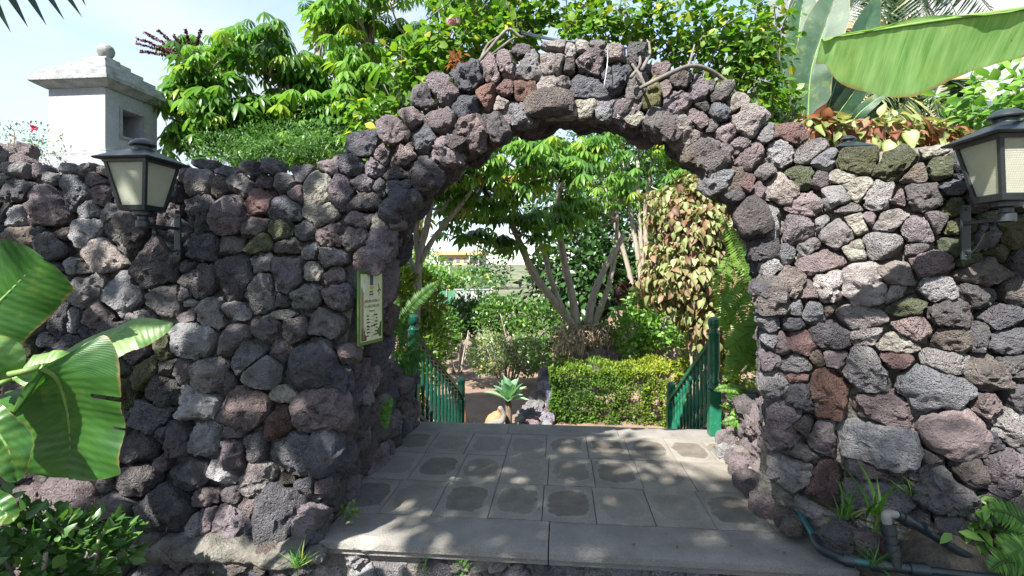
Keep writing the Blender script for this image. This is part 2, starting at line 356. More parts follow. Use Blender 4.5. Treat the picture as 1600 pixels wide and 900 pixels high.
# stones read off the photograph: origin of a 5x enlargement, then  x y w h tilt tone
DIG = {
(0, 240): """70 120 110 80 0 g;180 140 130 110 0 g;330 140 190 80 5 p;540 130 220 70 0 l;700 135 150 90 0 g;800 140 90 60 0 t;20 200 90 90 0 t;130 285 290 170 -8 d;
430 215 260 90 10 g;760 205 200 90 0 p;400 420 440 330 25 p;620 330 260 200 20 g;800 330 170 140 0 p;720 440 250 120 10 g;40 460 110 190 0 b;150 490 150 150 0 l;900 460 220 110 -30 g;
1190 470 120 130 0 d;1310 470 170 170 0 d;1350 300 150 170 0 d;1000 330 250 180 0 g;1150 200 220 170 0 p;700 620 260 190 -15 l;1000 640 320 250 25 d;130 670 290 200 0 b;340 600 160 60 0 d;520 630 120 80 0 b;400 740 350 220 8 d;830 800 440 200 12 t;
1250 860 420 400 -20 d;1430 620 150 190 0 d""",
(280, 240): """150 220 230 240 0 t;380 150 220 70 0 d;200 100 220 70 0 d;330 270 150 190 0 b;500 260 200 150 0 g;60 170 80 120 0 p;670 220 150 110 0 p;590 130 160 100 0 d;720 110 150 110 0 d;
650 380 220 210 0 r;860 430 240 220 20 d;840 240 200 120 0 g;960 160 170 100 0 d;930 340 150 130 0 p;1090 300 230 330 20 m;1120 470 260 200 0 m;180 480 220 310 0 d;400 500 260 340 5 p;
620 570 230 160 0 d;820 610 200 150 0 y;1010 600 190 120 0 g;1190 640 220 200 0 p;1280 330 190 280 0 p;1450 390 270 170 5 d;1190 110 130 130 0 p;1360 90 220 150 0 d;1520 110 140 170 0 p;1440 240 160 130 0 p;
1570 260 90 130 0 d;1430 520 280 140 0 p;1380 660 200 170 0 t;1560 560 140 170 0 m;200 720 240 200 0 d;420 710 220 160 0 d;640 710 230 120 0 y;850 730 180 120 0 b;1180 810 280 180 5 g;1040 760 140 100 0 l;1350 870 150 130 0 g;1490 820 190 180 0 p""",
(280, 400): """160 190 300 230 0 d;80 70 180 90 0 d;450 170 260 330 -10 d;660 60 200 120 0 g;850 150 290 320 -10 p;640 300 370 230 -25 g;1010 310 290 190 -10 g;1200 180 150 180 0 p;1220 300 200 200 40 p;
1060 130 150 120 0 m;1310 100 120 110 0 d;1330 350 110 130 0 p;250 430 220 200 0 l;480 420 280 120 0 g;60 310 160 130 0 g;80 370 140 70 0 l;90 460 130 120 0 p;700 590 330 180 35 p;920 570 230 230 10 d;
1130 520 270 200 0 d;1310 440 120 110 0 d;880 460 260 60 0 m;130 660 320 260 0 l;430 650 270 190 0 d;60 860 180 120 0 p;270 850 220 110 0 t;560 780 370 230 -25 g;800 720 250 150 10 p;1050 830 450 400 0 d;
1290 610 130 130 0 d;1300 760 160 130 0 p;1420 820 150 110 0 d;1500 720 140 120 0 p;1420 200 130 150 0 d;1430 360 130 160 0 p;1430 530 130 150 0 g;1430 660 120 100 0 d;1540 300 110 200 0 d;1540 520 110 200 0 p""",
(0, 400): """480 230 110 220 0 g;570 80 140 100 0 g;700 270 270 250 0 l;690 105 140 70 0 t;960 290 270 280 0 l;1300 330 320 210 0 g;470 500 180 240 0 d;600 510 140 200 0 g;760 480 260 170 0 p;
1290 720 170 160 0 y;1130 830 170 160 0 y;920 830 240 130 0 y;380 650 140 90 0 g;200 700 160 120 0 y;1090 520 260 150 0 g;900 640 260 170 0 d;600 700 260 170 0 d;250 450 260 260 0 g;100 200 260 240 0 d""",
(160, 560): """120 80 250 170 0 y;350 110 240 210 0 y;140 280 310 230 0 y;480 230 380 220 -10 d;530 90 150 150 0 d;650 100 200 170 0 p;840 140 270 260 -30 t;1010 180 100 150 0 d;1230 110 370 240 0 g;760 350 330 280 0 l;
400 440 380 190 5 d;1120 400 420 350 0 p;1060 580 160 120 0 p;1400 470 190 260 0 r;1430 290 230 120 0 m;1560 410 130 190 0 p;180 510 170 180 0 d;300 680 360 230 0 d;490 590 130 120 0 d;620 620 250 250 0 d;
800 610 310 230 0 l;1030 740 230 230 0 p;1200 690 190 220 0 d;60 640 120 150 0 p""",
(400, 560): """350 740 570 300 0 d;470 410 400 330 -15 p;750 240 250 230 -30 d;760 590 180 270 0 d;880 590 150 110 0 p;900 450 190 170 0 p;930 270 190 150 0 d;920 100 170 190 0 d;1030 90 100 160 0 d;720 90 100 130 0 p;
810 60 110 120 0 d;1010 250 110 140 0 b;690 760 160 160 0 p;640 830 220 140 0 p;880 760 160 180 0 g""",
(400, 720): """230 380 400 420 10 d;570 150 330 240 -30 p;540 430 230 280 -35 b;720 260 170 120 0 p;740 80 120 130 0 b""",
(160, 720): """70 130 140 230 0 b;310 150 330 220 0 d;680 90 350 200 0 d;930 80 200 140 0 l;1200 150 380 190 -35 t;480 380 450 320 0 d;800 290 180 110 0 p;750 500 110 200 0 l;830 480 120 220 0 p;1010 480 230 230 0 p;1150 350 120 120 0 p;120 350 240 200 0 d""",
(500, 120): """360 540 250 170 -25 d;490 610 140 190 0 p;640 610 220 180 0 p;590 440 210 210 0 p;600 770 210 120 -15 d;820 740 220 230 -30 d;620 850 180 120 0 d;720 320 190 160 0 p;820 500 180 230 -10 d;820 180 180 180 0 d;
960 120 210 250 -25 p;960 350 220 240 35 p;990 560 230 220 0 p;1140 230 240 190 0 d;1190 430 260 230 0 p;1310 150 150 230 0 r;1380 380 190 200 0 d;1420 200 110 140 0 t;1000 720 180 150 0 b;900 880 160 130 0 b""",
(700, 60): """150 310 230 220 -10 d;340 260 110 220 0 p;460 220 140 230 0 p;570 110 110 100 0 p;640 230 190 260 0 g;820 210 200 230 -25 t;850 75 240 80 0 t;950 110 120 120 0 t;1050 80 100 90 0 t;1170 60 120 70 0 g;1110 200 260 210 0 p;
950 220 110 110 0 b;1310 140 170 150 0 t;1450 150 140 200 0 b;1310 310 210 260 0 d;1080 390 270 180 0 d;840 390 230 210 0 t;610 410 130 190 0 r;450 420 110 180 0 r;580 590 290 150 0 g;1480 400 170 190 0 g;1560 480 130 150 0 y;
880 560 300 120 0 m;1060 540 140 130 0 m;1380 570 300 120 25 m;1250 570 150 120 0 g""",
(960, 80): """290 340 170 200 0 y;370 150 130 100 0 p;400 310 100 120 0 p;490 390 200 220 0 p;500 240 170 110 0 b;670 330 160 230 0 p;830 340 170 150 0 d;750 290 70 80 0 g;820 480 160 150 0 d;940 410 160 110 0 t;680 430 130 80 0 b;
640 540 180 180 0 p;560 610 310 220 20 t;1040 560 370 260 -5 t;1180 640 110 180 0 g;870 650 210 190 0 p;760 590 110 80 0 g;790 790 280 200 35 p;970 740 130 200 0 p;1080 820 230 180 0 p;1290 800 250 230 0 l;1370 660 230 170 0 r;1510 800 190 170 0 g;
340 540 230 100 20 m;620 810 160 120 0 b""",
(1100, 220): """950 160 150 140 0 g;750 290 210 190 0 y;910 310 130 130 0 d;600 380 270 230 0 t;320 340 140 130 0 r;420 400 110 150 0 p;800 500 310 160 -20 p;1040 450 220 230 -40 g;1100 290 200 110 0 m;1200 400 170 200 0 m;1140 530 140 110 0 b;
1370 430 210 250 0 l;1540 450 120 130 0 p;1460 620 240 190 -30 t;1300 620 100 180 0 p;1200 650 150 170 0 m;1030 710 260 250 20 t;740 690 270 200 -10 p;910 670 90 130 0 g;510 620 260 340 0 l;1380 810 330 190 0 g;1580 660 90 170 0 l;
640 850 200 130 0 g;830 840 200 130 0 g;1190 850 150 130 0 m;960 880 150 90 0 g;440 850 120 130 0 d;400 520 110 120 0 d""",
(1280, 220): """300 180 330 190 0 y;600 200 360 220 0 y;740 270 220 140 0 b;930 230 200 150 0 y;770 440 380 210 0 d;870 90 170 70 0 m;760 690 240 230 0 p;740 850 140 90 0 p;1050 520 150 120 0 y;1290 760 200 190 0 d;1490 700 190 230 0 y;
1340 620 200 100 0 y;1100 820 180 160 0 y;1540 470 150 170 0 d;1560 100 100 120 0 d;1560 250 90 110 0 g;1020 370 180 110 0 d;1380 450 150 110 0 b;1150 200 230 180 0 d;1380 200 200 190 0 g;1100 680 190 150 0 y;900 640 120 170 0 d""",
(1160, 380): """320 90 200 140 0 g;590 130 380 200 0 p;220 170 110 160 0 l;360 330 200 260 0 t;520 370 150 140 0 p;680 350 260 250 -20 t;950 350 380 270 -10 t;1190 390 140 150 0 t;1220 250 340 160 10 t;1450 180 290 170 0 p;1500 350 250 190 0 l;
1280 490 320 190 -20 y;910 570 430 190 0 t;560 540 170 210 0 g;400 510 170 140 0 g;390 620 180 130 0 d;220 610 160 130 0 g;190 480 110 130 0 p;270 420 130 150 0 g;680 520 90 100 0 b;690 720 310 200 20 d;960 720 240 130 0 t;1340 660 310 170 15 p;
440 760 230 200 0 r;300 790 150 190 0 p;220 750 90 100 0 g;1200 790 260 150 0 m""",
(1280, 380): """1010 550 400 190 0 d;1290 230 400 230 0 b;1260 410 300 160 0 b;1490 370 160 200 0 b;1400 570 400 190 0 d;1050 740 280 190 0 b;1240 740 170 200 0 d;1450 760 290 170 0 d;1540 170 150 220 0 d;1180 90 150 150 0 y;1380 70 220 130 0 y""",
(1160, 540): """230 110 130 150 0 p;420 140 260 130 0 g;420 240 180 90 0 r;260 300 180 190 0 l;450 390 250 200 20 d;220 500 150 220 0 g;350 540 160 250 0 p;690 370 290 430 5 r;600 110 110 150 0 b;720 100 170 120 0 p;980 200 360 330 0 g;
1080 490 510 230 0 p;1200 120 170 170 0 r;480 630 170 170 0 b;330 720 220 170 0 p;440 820 200 150 0 g;630 700 240 310 0 p;1030 770 640 340 0 l;220 680 130 110 0 p""",
(1280, 540): """850 330 580 330 18 g;980 120 320 160 10 l;1310 220 350 270 25 b;1290 450 320 190 10 p;1040 700 560 370 10 p;1470 640 280 230 0 l;1480 150 240 130 0 b;1550 230 150 80 0 d;1540 370 170 200 0 d;1340 760 130 150 0 d;870 870 160 100 0 b""",
(1280, 680): """430 490 540 350 0 g;70 380 230 430 0 r;950 400 370 470 0 g;1160 300 240 200 0 b;1450 280 350 320 0 p;760 650 240 170 0 b;1000 690 250 160 0 d;1450 730 300 260 0 b""",
(1100, 640): """690 460 220 220 0 g;560 330 150 150 0 d""",
}
FOOT = {(160, 720): """330 690 180 150 0 b;120 790 200 250 0 d;620 760 260 190 0 p;880 740 130 110 0 g;990 800 420 170 -12 b;1300 790 330 190 0 b;400 850 340 130 0 d;690 860 150 100 0 p;10 700 160 160 0 d""",
        (400, 720): """130 800 270 190 0 b;330 830 170 150 0 d;420 760 140 90 0 g"""}

def seeds_from(tab, tofn):
    out = []
    for (ox, oy), txt in tab.items():
        for e in txt.replace("\n", "").split(";"):
            x, y, w_, h_, t, c = e.split()
            px, py = ox + float(x) / 5, oy + float(y) / 5
            s = tofn(px, py, float(w_) / 10, float(h_) / 10)
            out.append([*s, -rad(float(t)), c])
    return out
def front_seed(px, py, a, b):
    z = 1.0; x = 0.0
    for _ in range(8):
        p = WY(px, py, yfront(z, x)); z = p.z; x = p.x
    d = p.y / ((px - 800) / F * SN + CS)
    return p.x, p.z, a * d / F * 1.02, b * d / F * 1.02
def foot_seed(px, py, a, b):
    p = WY(px, py, 2.62); d = p.y / ((px - 800) / F * SN + CS)
    return p.x, p.z, a * d / F, b * d / F

def rell(s, th):
    """radius of the stone's rounded-box outline in direction th"""
    u, v, a, b, t, c = s
    th = th - t
    n = 2.7
    return (np.abs(np.cos(th) / a) ** n + np.abs(np.sin(th) / b) ** n) ** (-1 / n)
def fill(seeds, inside, box, sizes, tries, tones, rg, tight=0.80, flat=0.75):
    P = [list(s) for s in seeds]
    for sz in sizes:
        for _ in range(tries):
            u = rg.uniform(box[0], box[1]); v = rg.uniform(box[2], box[3])
            if not inside(u, v, sz * 0.6): continue
            a = sz * rg.uniform(0.85, 1.25); b = sz * rg.uniform(flat, 1.0); t = rg.uniform(-0.4, 0.4)
            c = [u, v, a, b, t, tones[rg.integers(len(tones))]]
            ok = True
            A = np.array([[q[0], q[1], max(q[2], q[3])] for q in P]) if P else np.zeros((0, 3))
            if len(A):
                dd = np.hypot(A[:, 0] - u, A[:, 1] - v)
                for k in np.nonzero(dd < A[:, 2] * 1.1 + sz * 1.4)[0]:
                    q = P[k]; th = math.atan2(q[1] - v, q[0] - u)
                    if dd[k] < tight * (rell(c, th) + rell(q, th + math.pi)): ok = False; break
            if ok: P.append(c)
    return P

MSEG = 40
TH = np.linspace(0, 2 * math.pi, MSEG, endpoint=False)
PROF = [(0.55, -1.0), (0.90, -0.75), (0.99, -0.30), (1.0, 0.05), (0.995, 0.30), (0.975, 0.55), (0.93, 0.76), (0.85, 0.90), (0.72, 0.98), (0.54, 1.02), (0.34, 1.04), (0.15, 1.04)]
def stone_mesh(name, s, nb, rg, D, frame, gap=0.009, flat=False, amp=1.0, grow=1.0):
    """one field stone that fills its place between its neighbours; frame = (U,V,N) world axes"""
    r = rell(s, TH) * 1.04 * grow
    for q in nb:
        dx, dy = q[0] - s[0], q[1] - s[1]; D_ = math.hypot(dx, dy); ph = math.atan2(dy, dx)
        ri, rj = float(rell(s, ph)), float(rell(q, ph + math.pi))
        if (ri + rj) * grow > D_ * 0.96:
            lim = max(D_ * ri / (ri + rj) - gap / 2, 0.012)
            c = np.cos(TH - ph - rg.uniform(-0.18, 0.18)); ok = c > 0.05
            r[ok] = np.minimum(r[ok], lim / c[ok])
    r = 0.2 * np.roll(r, 1) + 0.6 * r + 0.2 * np.roll(r, -1)
    sd_ = rg.uniform(0, 100)
    r = r * (1 + 0.07 * np.array([noise.noise(Vector((math.cos(t) * 1.6 + sd_, math.sin(t) * 1.6, sd_))) + 0.6 * noise.noise(Vector((math.cos(t) * 4.2 + sd_, math.sin(t) * 4.2, sd_))) for t in TH]))
    emb = D * 1.1 + 0.03
    pts = []
    for sc_, n_ in PROF:
        for k in range(MSEG):
            pts.append((r[k] * sc_ * math.cos(TH[k]), r[k] * sc_ * math.sin(TH[k]), n_ * (D if n_ > 0 else emb)))
    pts.append((0, 0, D * 1.04)); pts.append((0, 0, -emb))
    P = np.array(pts)
    size = float(np.mean(r))
    # chipped facets
    for _ in range(0 if flat else rg.integers(6, 11)):
        az = rg.uniform(0, 2 * math.pi); ti = rad(rg.uniform(8, 72))
        nv = np.array([math.cos(az) * math.sin(ti), math.sin(az) * math.sin(ti), math.cos(ti)])
        pr = P @ nv; off = pr.max() * rg.uniform(0.66, 0.92)
        over = np.clip(pr - off, 0, None); P = P - np.outer(over * 0.95, nv)
    out = np.empty_like(P)
    rough = rg.uniform(0.7, 1.5)
    for i, p in enumerate(P):
        v = Vector(p); q = v + Vector((sd_, sd_ * 1.7, 3.3))
        dn = 0.015 * noise.noise(q * 7) + 0.013 * noise.noise(q * 17) + rough * (0.010 * noise.noise(q * 38) + 0.006 * noise.noise(q * 80))
        hn = noise.noise(q * 26 + Vector((9, 9, 9)))
        if hn > 0.2: dn -= (hn - 0.2) * 0.034 * rough               # gas holes
        dr = Vector((p[0], p[1], p[2] + emb * 0.4)); dr.normalize()
        out[i] = np.array(v + dr * dn * amp * min(1.25, size / 0.085))
    U, Vv, Nn = [np.array(tuple(x)) for x in frame]       # U longer than 1 where the wall runs away from the viewer
    Wd = out[:, :1] * U + out[:, 1:2] * Vv + out[:, 2:3] * Nn
    nr = len(PROF); Fc = []
    for i in range(nr - 1):
        for k in range(MSEG):
            k2 = (k + 1) % MSEG
            Fc.append((i * MSEG + k, i * MSEG + k2, (i + 1) * MSEG + k2, (i + 1) * MSEG + k))
    tp, bt = nr * MSEG, nr * MSEG + 1
    faces = Fc + [((nr - 1) * MSEG + k, (nr - 1) * MSEG + (k + 1) % MSEG, tp) for k in range(MSEG)] + [((k + 1) % MSEG, k, bt) for k in range(MSEG)]
    me = bpy.data.meshes.new(name); me.from_pydata(Wd.tolist(), [], faces)
    me.polygons.foreach_set("use_smooth", np.full(len(me.polygons), True))
    me.set_sharp_from_angle(angle=rad(30)); me.update()
    return me
def lay(seeds, place, owner_of, rg, dep=(0.055, 0.115), gap=0.006):
    """place(u,v) -> (point, (U,V,N)); builds a stone object per seed under owner_of(seed)"""
    A = np.array([[q[0], q[1], max(q[2], q[3])] for q in seeds])
    for i, s in enumerate(seeds):
        dd = np.hypot(A[:, 0] - s[0], A[:, 1] - s[1])
        nb = [seeds[k] for k in np.nonzero((dd < A[:, 2] + max(s[2], s[3]) + 0.02) & (dd > 1e-6))[0]]
        own = owner_of(s)
        if own is None: continue
        p, fr = place(s[0], s[1])
        mor = s[5] == "m"
        size = min(s[2], s[3])
        D = (0.035 + 0.42 * size) * rg.uniform(0.75, 1.25); D = min(max(D, dep[0] * 0.7), dep[1])
        if mor: D *= 0.55
        me = stone_mesh("mortar_patch" if mor else "stone", s, nb, rg, D, fr, 0.0 if mor else gap, mor, 1.0, 1.30)
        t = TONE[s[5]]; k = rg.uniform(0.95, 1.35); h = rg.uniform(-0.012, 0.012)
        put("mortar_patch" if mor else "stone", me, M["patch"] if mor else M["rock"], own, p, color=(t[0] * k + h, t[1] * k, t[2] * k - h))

def prism(name, poly, pback, yf, yb, mat, parent):
    n = len(poly)
    V = [(x, yf(z, x), z) for x, z in poly] + [(x, yb, z) for x, z in pback]
    Fc = [tuple(range(n)), tuple(range(2 * n - 1, n - 1, -1))] + [(i, i + n, (i + 1) % n + n, (i + 1) % n) for i in range(n)]
    me = bpy.data.meshes.new(name); me.from_pydata(V, [], Fc); me.update()
    return put(name, me, mat, parent)

lw = root("stone_wall", "dark lava rock garden wall left of the arch, mostly in dappled shade", "wall", (-3, 3.2, -0.35))
ar = root("stone_arch", "round arch of rough lava rocks over the paved passage", "arch", (CX, 3.2, 1.2))
rw = root("stone_wall", "sunlit lava rock garden wall right of the arch with pale mortar", "wall", (3, 3.2, -0.35))
rec = lambda z, x=0.0: min(yfront(z, min(x, 1.2)), 3.3) + 0.055
ang = lambda a, r_: (CX + r_ * math.cos(a), CZ + r_ * math.sin(a))
a0 = math.asin((TOPZ - CZ) / RO)
def lpoly(f):
    zs = FZ * (1 - f) + CZ * f
    return [(-5.2, -0.35), (xleft(0, f) - .05, -0.35), (xleft(0, f) - .05, 0), (xleft(0.9, f) - .06, 0.9), (xleft(zs, f) - .15 + .05 * f, zs)] + [ang(math.pi - a_, RO - 0.05) for a_ in np.linspace(0.10, a0, 9)] + [(-5.2, TOPZ)]
def rpoly(f):
    zs = FZ * (1 - f) + CZ * f
    return [(5.2, -0.35), (5.2, TOPZ)] + [ang(a_, RO - 0.05) for a_ in np.linspace(a0, 0.10, 9)] + [(xright(zs, f) + .05, zs), (xright(0.6, f) + .05, 0.6), (xright(0.3, f) + .05, 0.3), (xright(0, f) + .05, 0), (xright(0, f) + .05, -0.35)]
prism("mortar_core", lpoly(0), lpoly(1), rec, YB, M["core"], lw)
prism("mortar_core", rpoly(0), rpoly(1), rec, YB, M["core"], rw)
def grow(p, f, e):
    cx_, cz_ = FX * (1 - f) + CX * f, FZ * (1 - f) + CZ * f
    d_ = math.hypot(p[0] - cx_, p[1] - cz_); k_ = (d_ + e) / d_
    return (cx_ + (p[0] - cx_) * k_, cz_ + (p[1] - cz_) * k_)
def apoly(f): return [ang(a_, RO - 0.053) for a_ in np.linspace(0.10, math.pi - 0.10, 41)] + [grow(arcp(a_, f), f, 0.05 + 0.09 * (1 - f) * sm(2.3, 3.1, a_)) for a_ in np.linspace(math.pi, 0, 41)]
prism("mortar_core", apoly(0), apoly(1), rec, YB - 0.002, M["core"], ar)
bx, bz = np.linspace(1.22, 5.2, 40), np.linspace(-0.35, TOPZ - 0.004, 24)
bv = [(x, yfront(z, x) + (0.065 if x > 1.30 and z > -0.3 else 0.2), z) for z in bz for x in bx]
bf = [(j * 40 + i, j * 40 + i + 1, (j + 1) * 40 + i + 1, (j + 1) * 40 + i) for j in range(23) for i in range(39)]
nb_ = len(bv); bv += [(x, 3.0, TOPZ - 0.004) for x in bx]; bf += [(23 * 40 + i, 23 * 40 + i + 1, nb_ + i + 1, nb_ + i) for i in range(39)]
MB().add(bv, bf).build("mortar_bed", M["mortar"], rw, smooth=True)
rg = np.random.default_rng(5)
def inside_front(u, v, m):
    if v < 0.0 + m * 0.3 or v > 2.8: return False
    R_ = math.hypot(u - CX, v - CZ)
    if v >= FZ and math.hypot(u - FX, v - FZ) < FR + m * 0.8: return False
    if v < FZ and xleft(v) - m * 0.7 < u < xright(v) + m * 0.7: return False
    if v > TOPZ - m * 0.6 and R_ > RO - m * 0.8: return False
    if u > 1.45 and v < 0.12: return False
    return True
seeds = seeds_from(DIG, front_seed)
seeds = [s for s in seeds if (s[1] >= FZ and math.hypot(s[0] - FX, s[1] - FZ) > FR + 0.02) or (s[1] < FZ and not (xleft(s[1]) - 0.02 < s[0] < xright(s[1]) + 0.02))]
# two readings of one stone in overlapping enlargements: keep the larger
seeds.sort(key=lambda q: -q[2] * q[3]); kept = []
for q in seeds:
    if all(math.hypot(q[0] - k_[0], q[1] - k_[1]) > 0.62 * (min(k_[2], k_[3]) + 0.4 * min(q[2], q[3])) for k_ in kept): kept.append(q)
seeds = kept
n_dig = len(seeds)
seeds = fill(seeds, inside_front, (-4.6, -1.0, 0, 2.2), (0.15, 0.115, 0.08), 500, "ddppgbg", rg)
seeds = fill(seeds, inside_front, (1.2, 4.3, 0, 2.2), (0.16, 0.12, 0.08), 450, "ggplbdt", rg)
seeds = fill(seeds, inside_front, (-1.7, 1.9, 0, 2.8), (0.075, 0.052), 700, "ddpbg", rg)
seeds = fill(seeds, inside_front, (1.0, 3.0, 0, 2.2), (0.06, 0.042), 900, "gplbt", rg, 0.84)
seeds = fill(seeds, inside_front, (-4.2, 3.0, 0, 2.2), (0.040,), 1500, "ddpbg", rg, 0.86)
UF, NF = Vector((1, 0, 0)), Vector((0, -1, 0.125)).normalized()
VF = NF.cross(UF) * 1.0
VF = UF.cross(NF) if UF.cross(NF).z > 0 else NF.cross(UF)
def place_front(u, v):
    p = Vector((u, yfront(v, u), v)); e = 0.03
    a = Vector((2 * e, yfront(v, u + e) - yfront(v, u - e), 0)).normalized(); b = Vector((0, yfront(v + e, u) - yfront(v - e, u), 2 * e)).normalized()
    n_ = a.cross(b); n_ = n_ if n_.y < 0 else -n_
    n_.normalize(); b = n_.cross(a); b = b if b.z > 0 else -b
    return p, (a * ((Vector((2 * e, yfront(v, u + e) - yfront(v, u - e), 0))).length / (2 * e)), b, n_)
def owner_front(s):
    R_ = math.hypot(s[0] - CX, s[1] - CZ)
    if s[1] > FZ - 0.05 and R_ < RO + 0.03: return ar
    return lw if s[0] < CX else rw
seeds = [s for s in seeds if not (-1.27 < s[0] < -1.0 and 1.02 < s[1] < 1.52)]
lay(seeds, place_front, owner_front, rg)

# inside of the passage: jambs and the underside of the arch, laid along the profile
def prof(s_, f=0.0):
    """s_ = length from the left foot, f = 0 front .. 1 back; returns (x,z)"""
    zs = FZ * (1 - f) + CZ * f; l1 = 1.36; l2 = math.pi * 1.12
    if s_ < l1: z = s_ / l1 * zs; return (xleft(z, f), z)
    if s_ < l1 + l2: return arcp(math.pi - (s_ - l1) / 1.12, f)
    z = zs * (1 - (s_ - l1 - l2) / l1); return (xright(z, f), z)
LP = 2.72 + math.pi * 1.12
js = fill([], lambda u, v, m: 0.04 < u < LP - 0.04, (0, LP, 2.84, 3.50), (0.115, 0.085, 0.06, 0.045), 420, "dpbdpd", rg, 0.84, 0.8)
def jpt(u, v):
    f = min(max((v - 2.80) / 0.75, 0), 1); x, z = prof(u, f)
    return Vector((x, v + (yfront(z, min(x, 1.2)) - 2.80) * (1 - f), z))
def place_jamb(u, v):
    p = jpt(u, v); e = 0.03
    T = (jpt(min(u + e, LP), v) - jpt(max(u - e, 0), v)).normalized(); V_ = (jpt(u, v + e) - jpt(u, v - e)).normalized()
    n_ = T.cross(V_).normalized(); V_ = n_.cross(T); V_ = V_ if V_.y > 0 else -V_
    c = Vector((CX - p.x, 0, CZ - p.z)) if CZ < p.z else Vector((CX - p.x, 0, 0))
    if n_.dot(c) < 0: n_ = -n_
    return p - n_ * 0.05, (T, V_, n_)
def owner_jamb(s):
    p = jpt(s[0], s[1])
    if p.z > FZ: return ar
    return lw if p.x < CX else rw
js = [s for s in js if not (0.98 < jpt(s[0], s[1]).z < 1.56 and jpt(s[0], s[1]).y < 3.16 and s[0] < 2.5)]
lay(js, place_jamb, owner_jamb, rg, (0.05, 0.075))

# footing under the left wall
fw = root("stone_footing", "low rough stone footing with a mortar ledge below the left wall", "wall", (-3, 2.65, -0.35))
MB().box((-3.35, 2.86, -0.215), (1.85, 0.20, 0.15)).build("mortar_core", M["core"], fw)
fs = seeds_from(FOOT, foot_seed)
fs = fill(fs, lambda u, v, m: True, (-4.6, -1.5, -0.32, -0.12), (0.13, 0.09, 0.06), 250, "dbpg", rg)
lay(fs, lambda u, v: (Vector((u, 2.64, v)), (Vector((1, 0, 0)), Vector((0, 0, 1)), Vector((0, -1, 0)))), lambda s: fw, rg, (0.05, 0.08))
led = MB()
xs = np.linspace(-4.9, -1.36, 260); pts = []; fcs = []
for i, x in enumerate(xs):
    for j, (y, z) in enumerate(((2.80, -0.10), (2.60, -0.105), (2.575, -0.07), (2.585, -0.025), (2.64, 0.0), (2.72, 0.015), (2.82, 0.02))):
        q = Vector((x * 6, y * 9, z * 9))
        q2 = Vector((x * 22, y * 22, z * 22))
        pts.append((x, y + 0.035 * noise.noise(q) + 0.018 * noise.noise(q2), z + 0.032 * noise.noise(q + Vector((5, 5, 5))) + 0.014 * noise.noise(q2 + Vector((3, 3, 3)))))
for i in range(len(xs) - 1):
    for j in range(6): fcs.append((i * 7 + j, i * 7 + j + 1, (i + 1) * 7 + j + 1, (i + 1) * 7 + j))
led.add(pts, fcs).build("mortar_ledge", M["ledge"], fw, smooth=True)

# low side walls along the landing behind the arch
def cheek(name, label, x, side, y0, y1, h):
    c = root(name, label, "wall", (x, (y0 + y1) / 2, 0))
    MB().box((x - side * 0.2, (y0 + y1) / 2, h / 2 - 0.25), (0.155, (y1 - y0) / 2, h / 2 + 0.2)).build("mortar_core", M["core"], c)
    s_ = fill([], lambda u, v, m: v < h - m * 0.4, (y0 + 0.05, y1 - 0.03, 0.02, h), (0.14, 0.10, 0.07), 160, "dpbp", rg, 0.84)
    lay(s_, lambda u, v: (Vector((x - side * 0.02, u, v)), (Vector((0, 1, 0)), Vector((0, 0, 1)), Vector((side, 0, 0)))), lambda s: c, rg, (0.04, 0.06))
    s_ = fill([], lambda u, v, m: True, (y0 + 0.05, y1 - 0.03, 0.06, 0.34), (0.13, 0.09), 90, "dpgp", rg, 0.84)
    lay(s_, lambda u, v: (Vector((x - side * v, u, h + 0.0)), (Vector((0, 1, 0)), Vector((-side, 0, 0)), Vector((0, 0, 1)))), lambda s: c, rg, (0.03, 0.05))
    s_ = fill([], lambda u, v, m: v < h - m * 0.4, (0.06, 0.34, -0.2, h), (0.12, 0.08), 80, "dpgp", rg, 0.84)
    lay(s_, lambda u, v: (Vector((x - side * u, y1, v)), (Vector((-1, 0, 0)), Vector((0, 0, 1)), Vector((0, 1, 0)))), lambda s: c, rg, (0.03, 0.05))
    return c
cheek("low_stone_wall", "low lava rock side wall beside the left green balustrade", -1.36, 1, 3.58, 4.72, 0.52)
cheek("low_stone_wall", "low lava rock side wall overgrown with ferns by the right balustrade", 1.46, -1, 3.58, 4.66, 0.42)
# ================================================================ ground, landing, steps
def grid_sheet(name, X, Y, zf, mat):
    V = [(x, y, zf(x, y)) for y in Y for x in X]; nx = len(X)
    Fc = [(j * nx + i, j * nx + i + 1, (j + 1) * nx + i + 1, (j + 1) * nx + i) for j in range(len(Y) - 1) for i in range(nx - 1)]
    me = npmesh(name, np.array(V), np.array(Fc)); return structure(put(name, me, mat))
def garden_z(x, y):
    z = -1.0 + 1.32 * sm(0.5, 1.5, x) * sm(9.4, 10.4, y) * (1 - sm(20, 30, y))
    z += (3.2 * sm(24, 150, y)) + 0.9 * sm(1.75, 2.3, abs(x)) * (1 - sm(6.5, 8, y))
    z += 0.03 * noise.noise(Vector((x * 0.9, y * 0.9, 0))) + (0.9 * noise.noise(Vector((x * 0.07, y * 0.05, 3))) * sm(30, 70, y))
    return z
GX = np.concatenate([np.linspace(-300, -14, 12), np.linspace(-12, 12, 49), np.linspace(14, 300, 12)])
GY = np.concatenate([np.linspace(3.62, 12, 36), np.geomspace(12.6, 600, 40)])
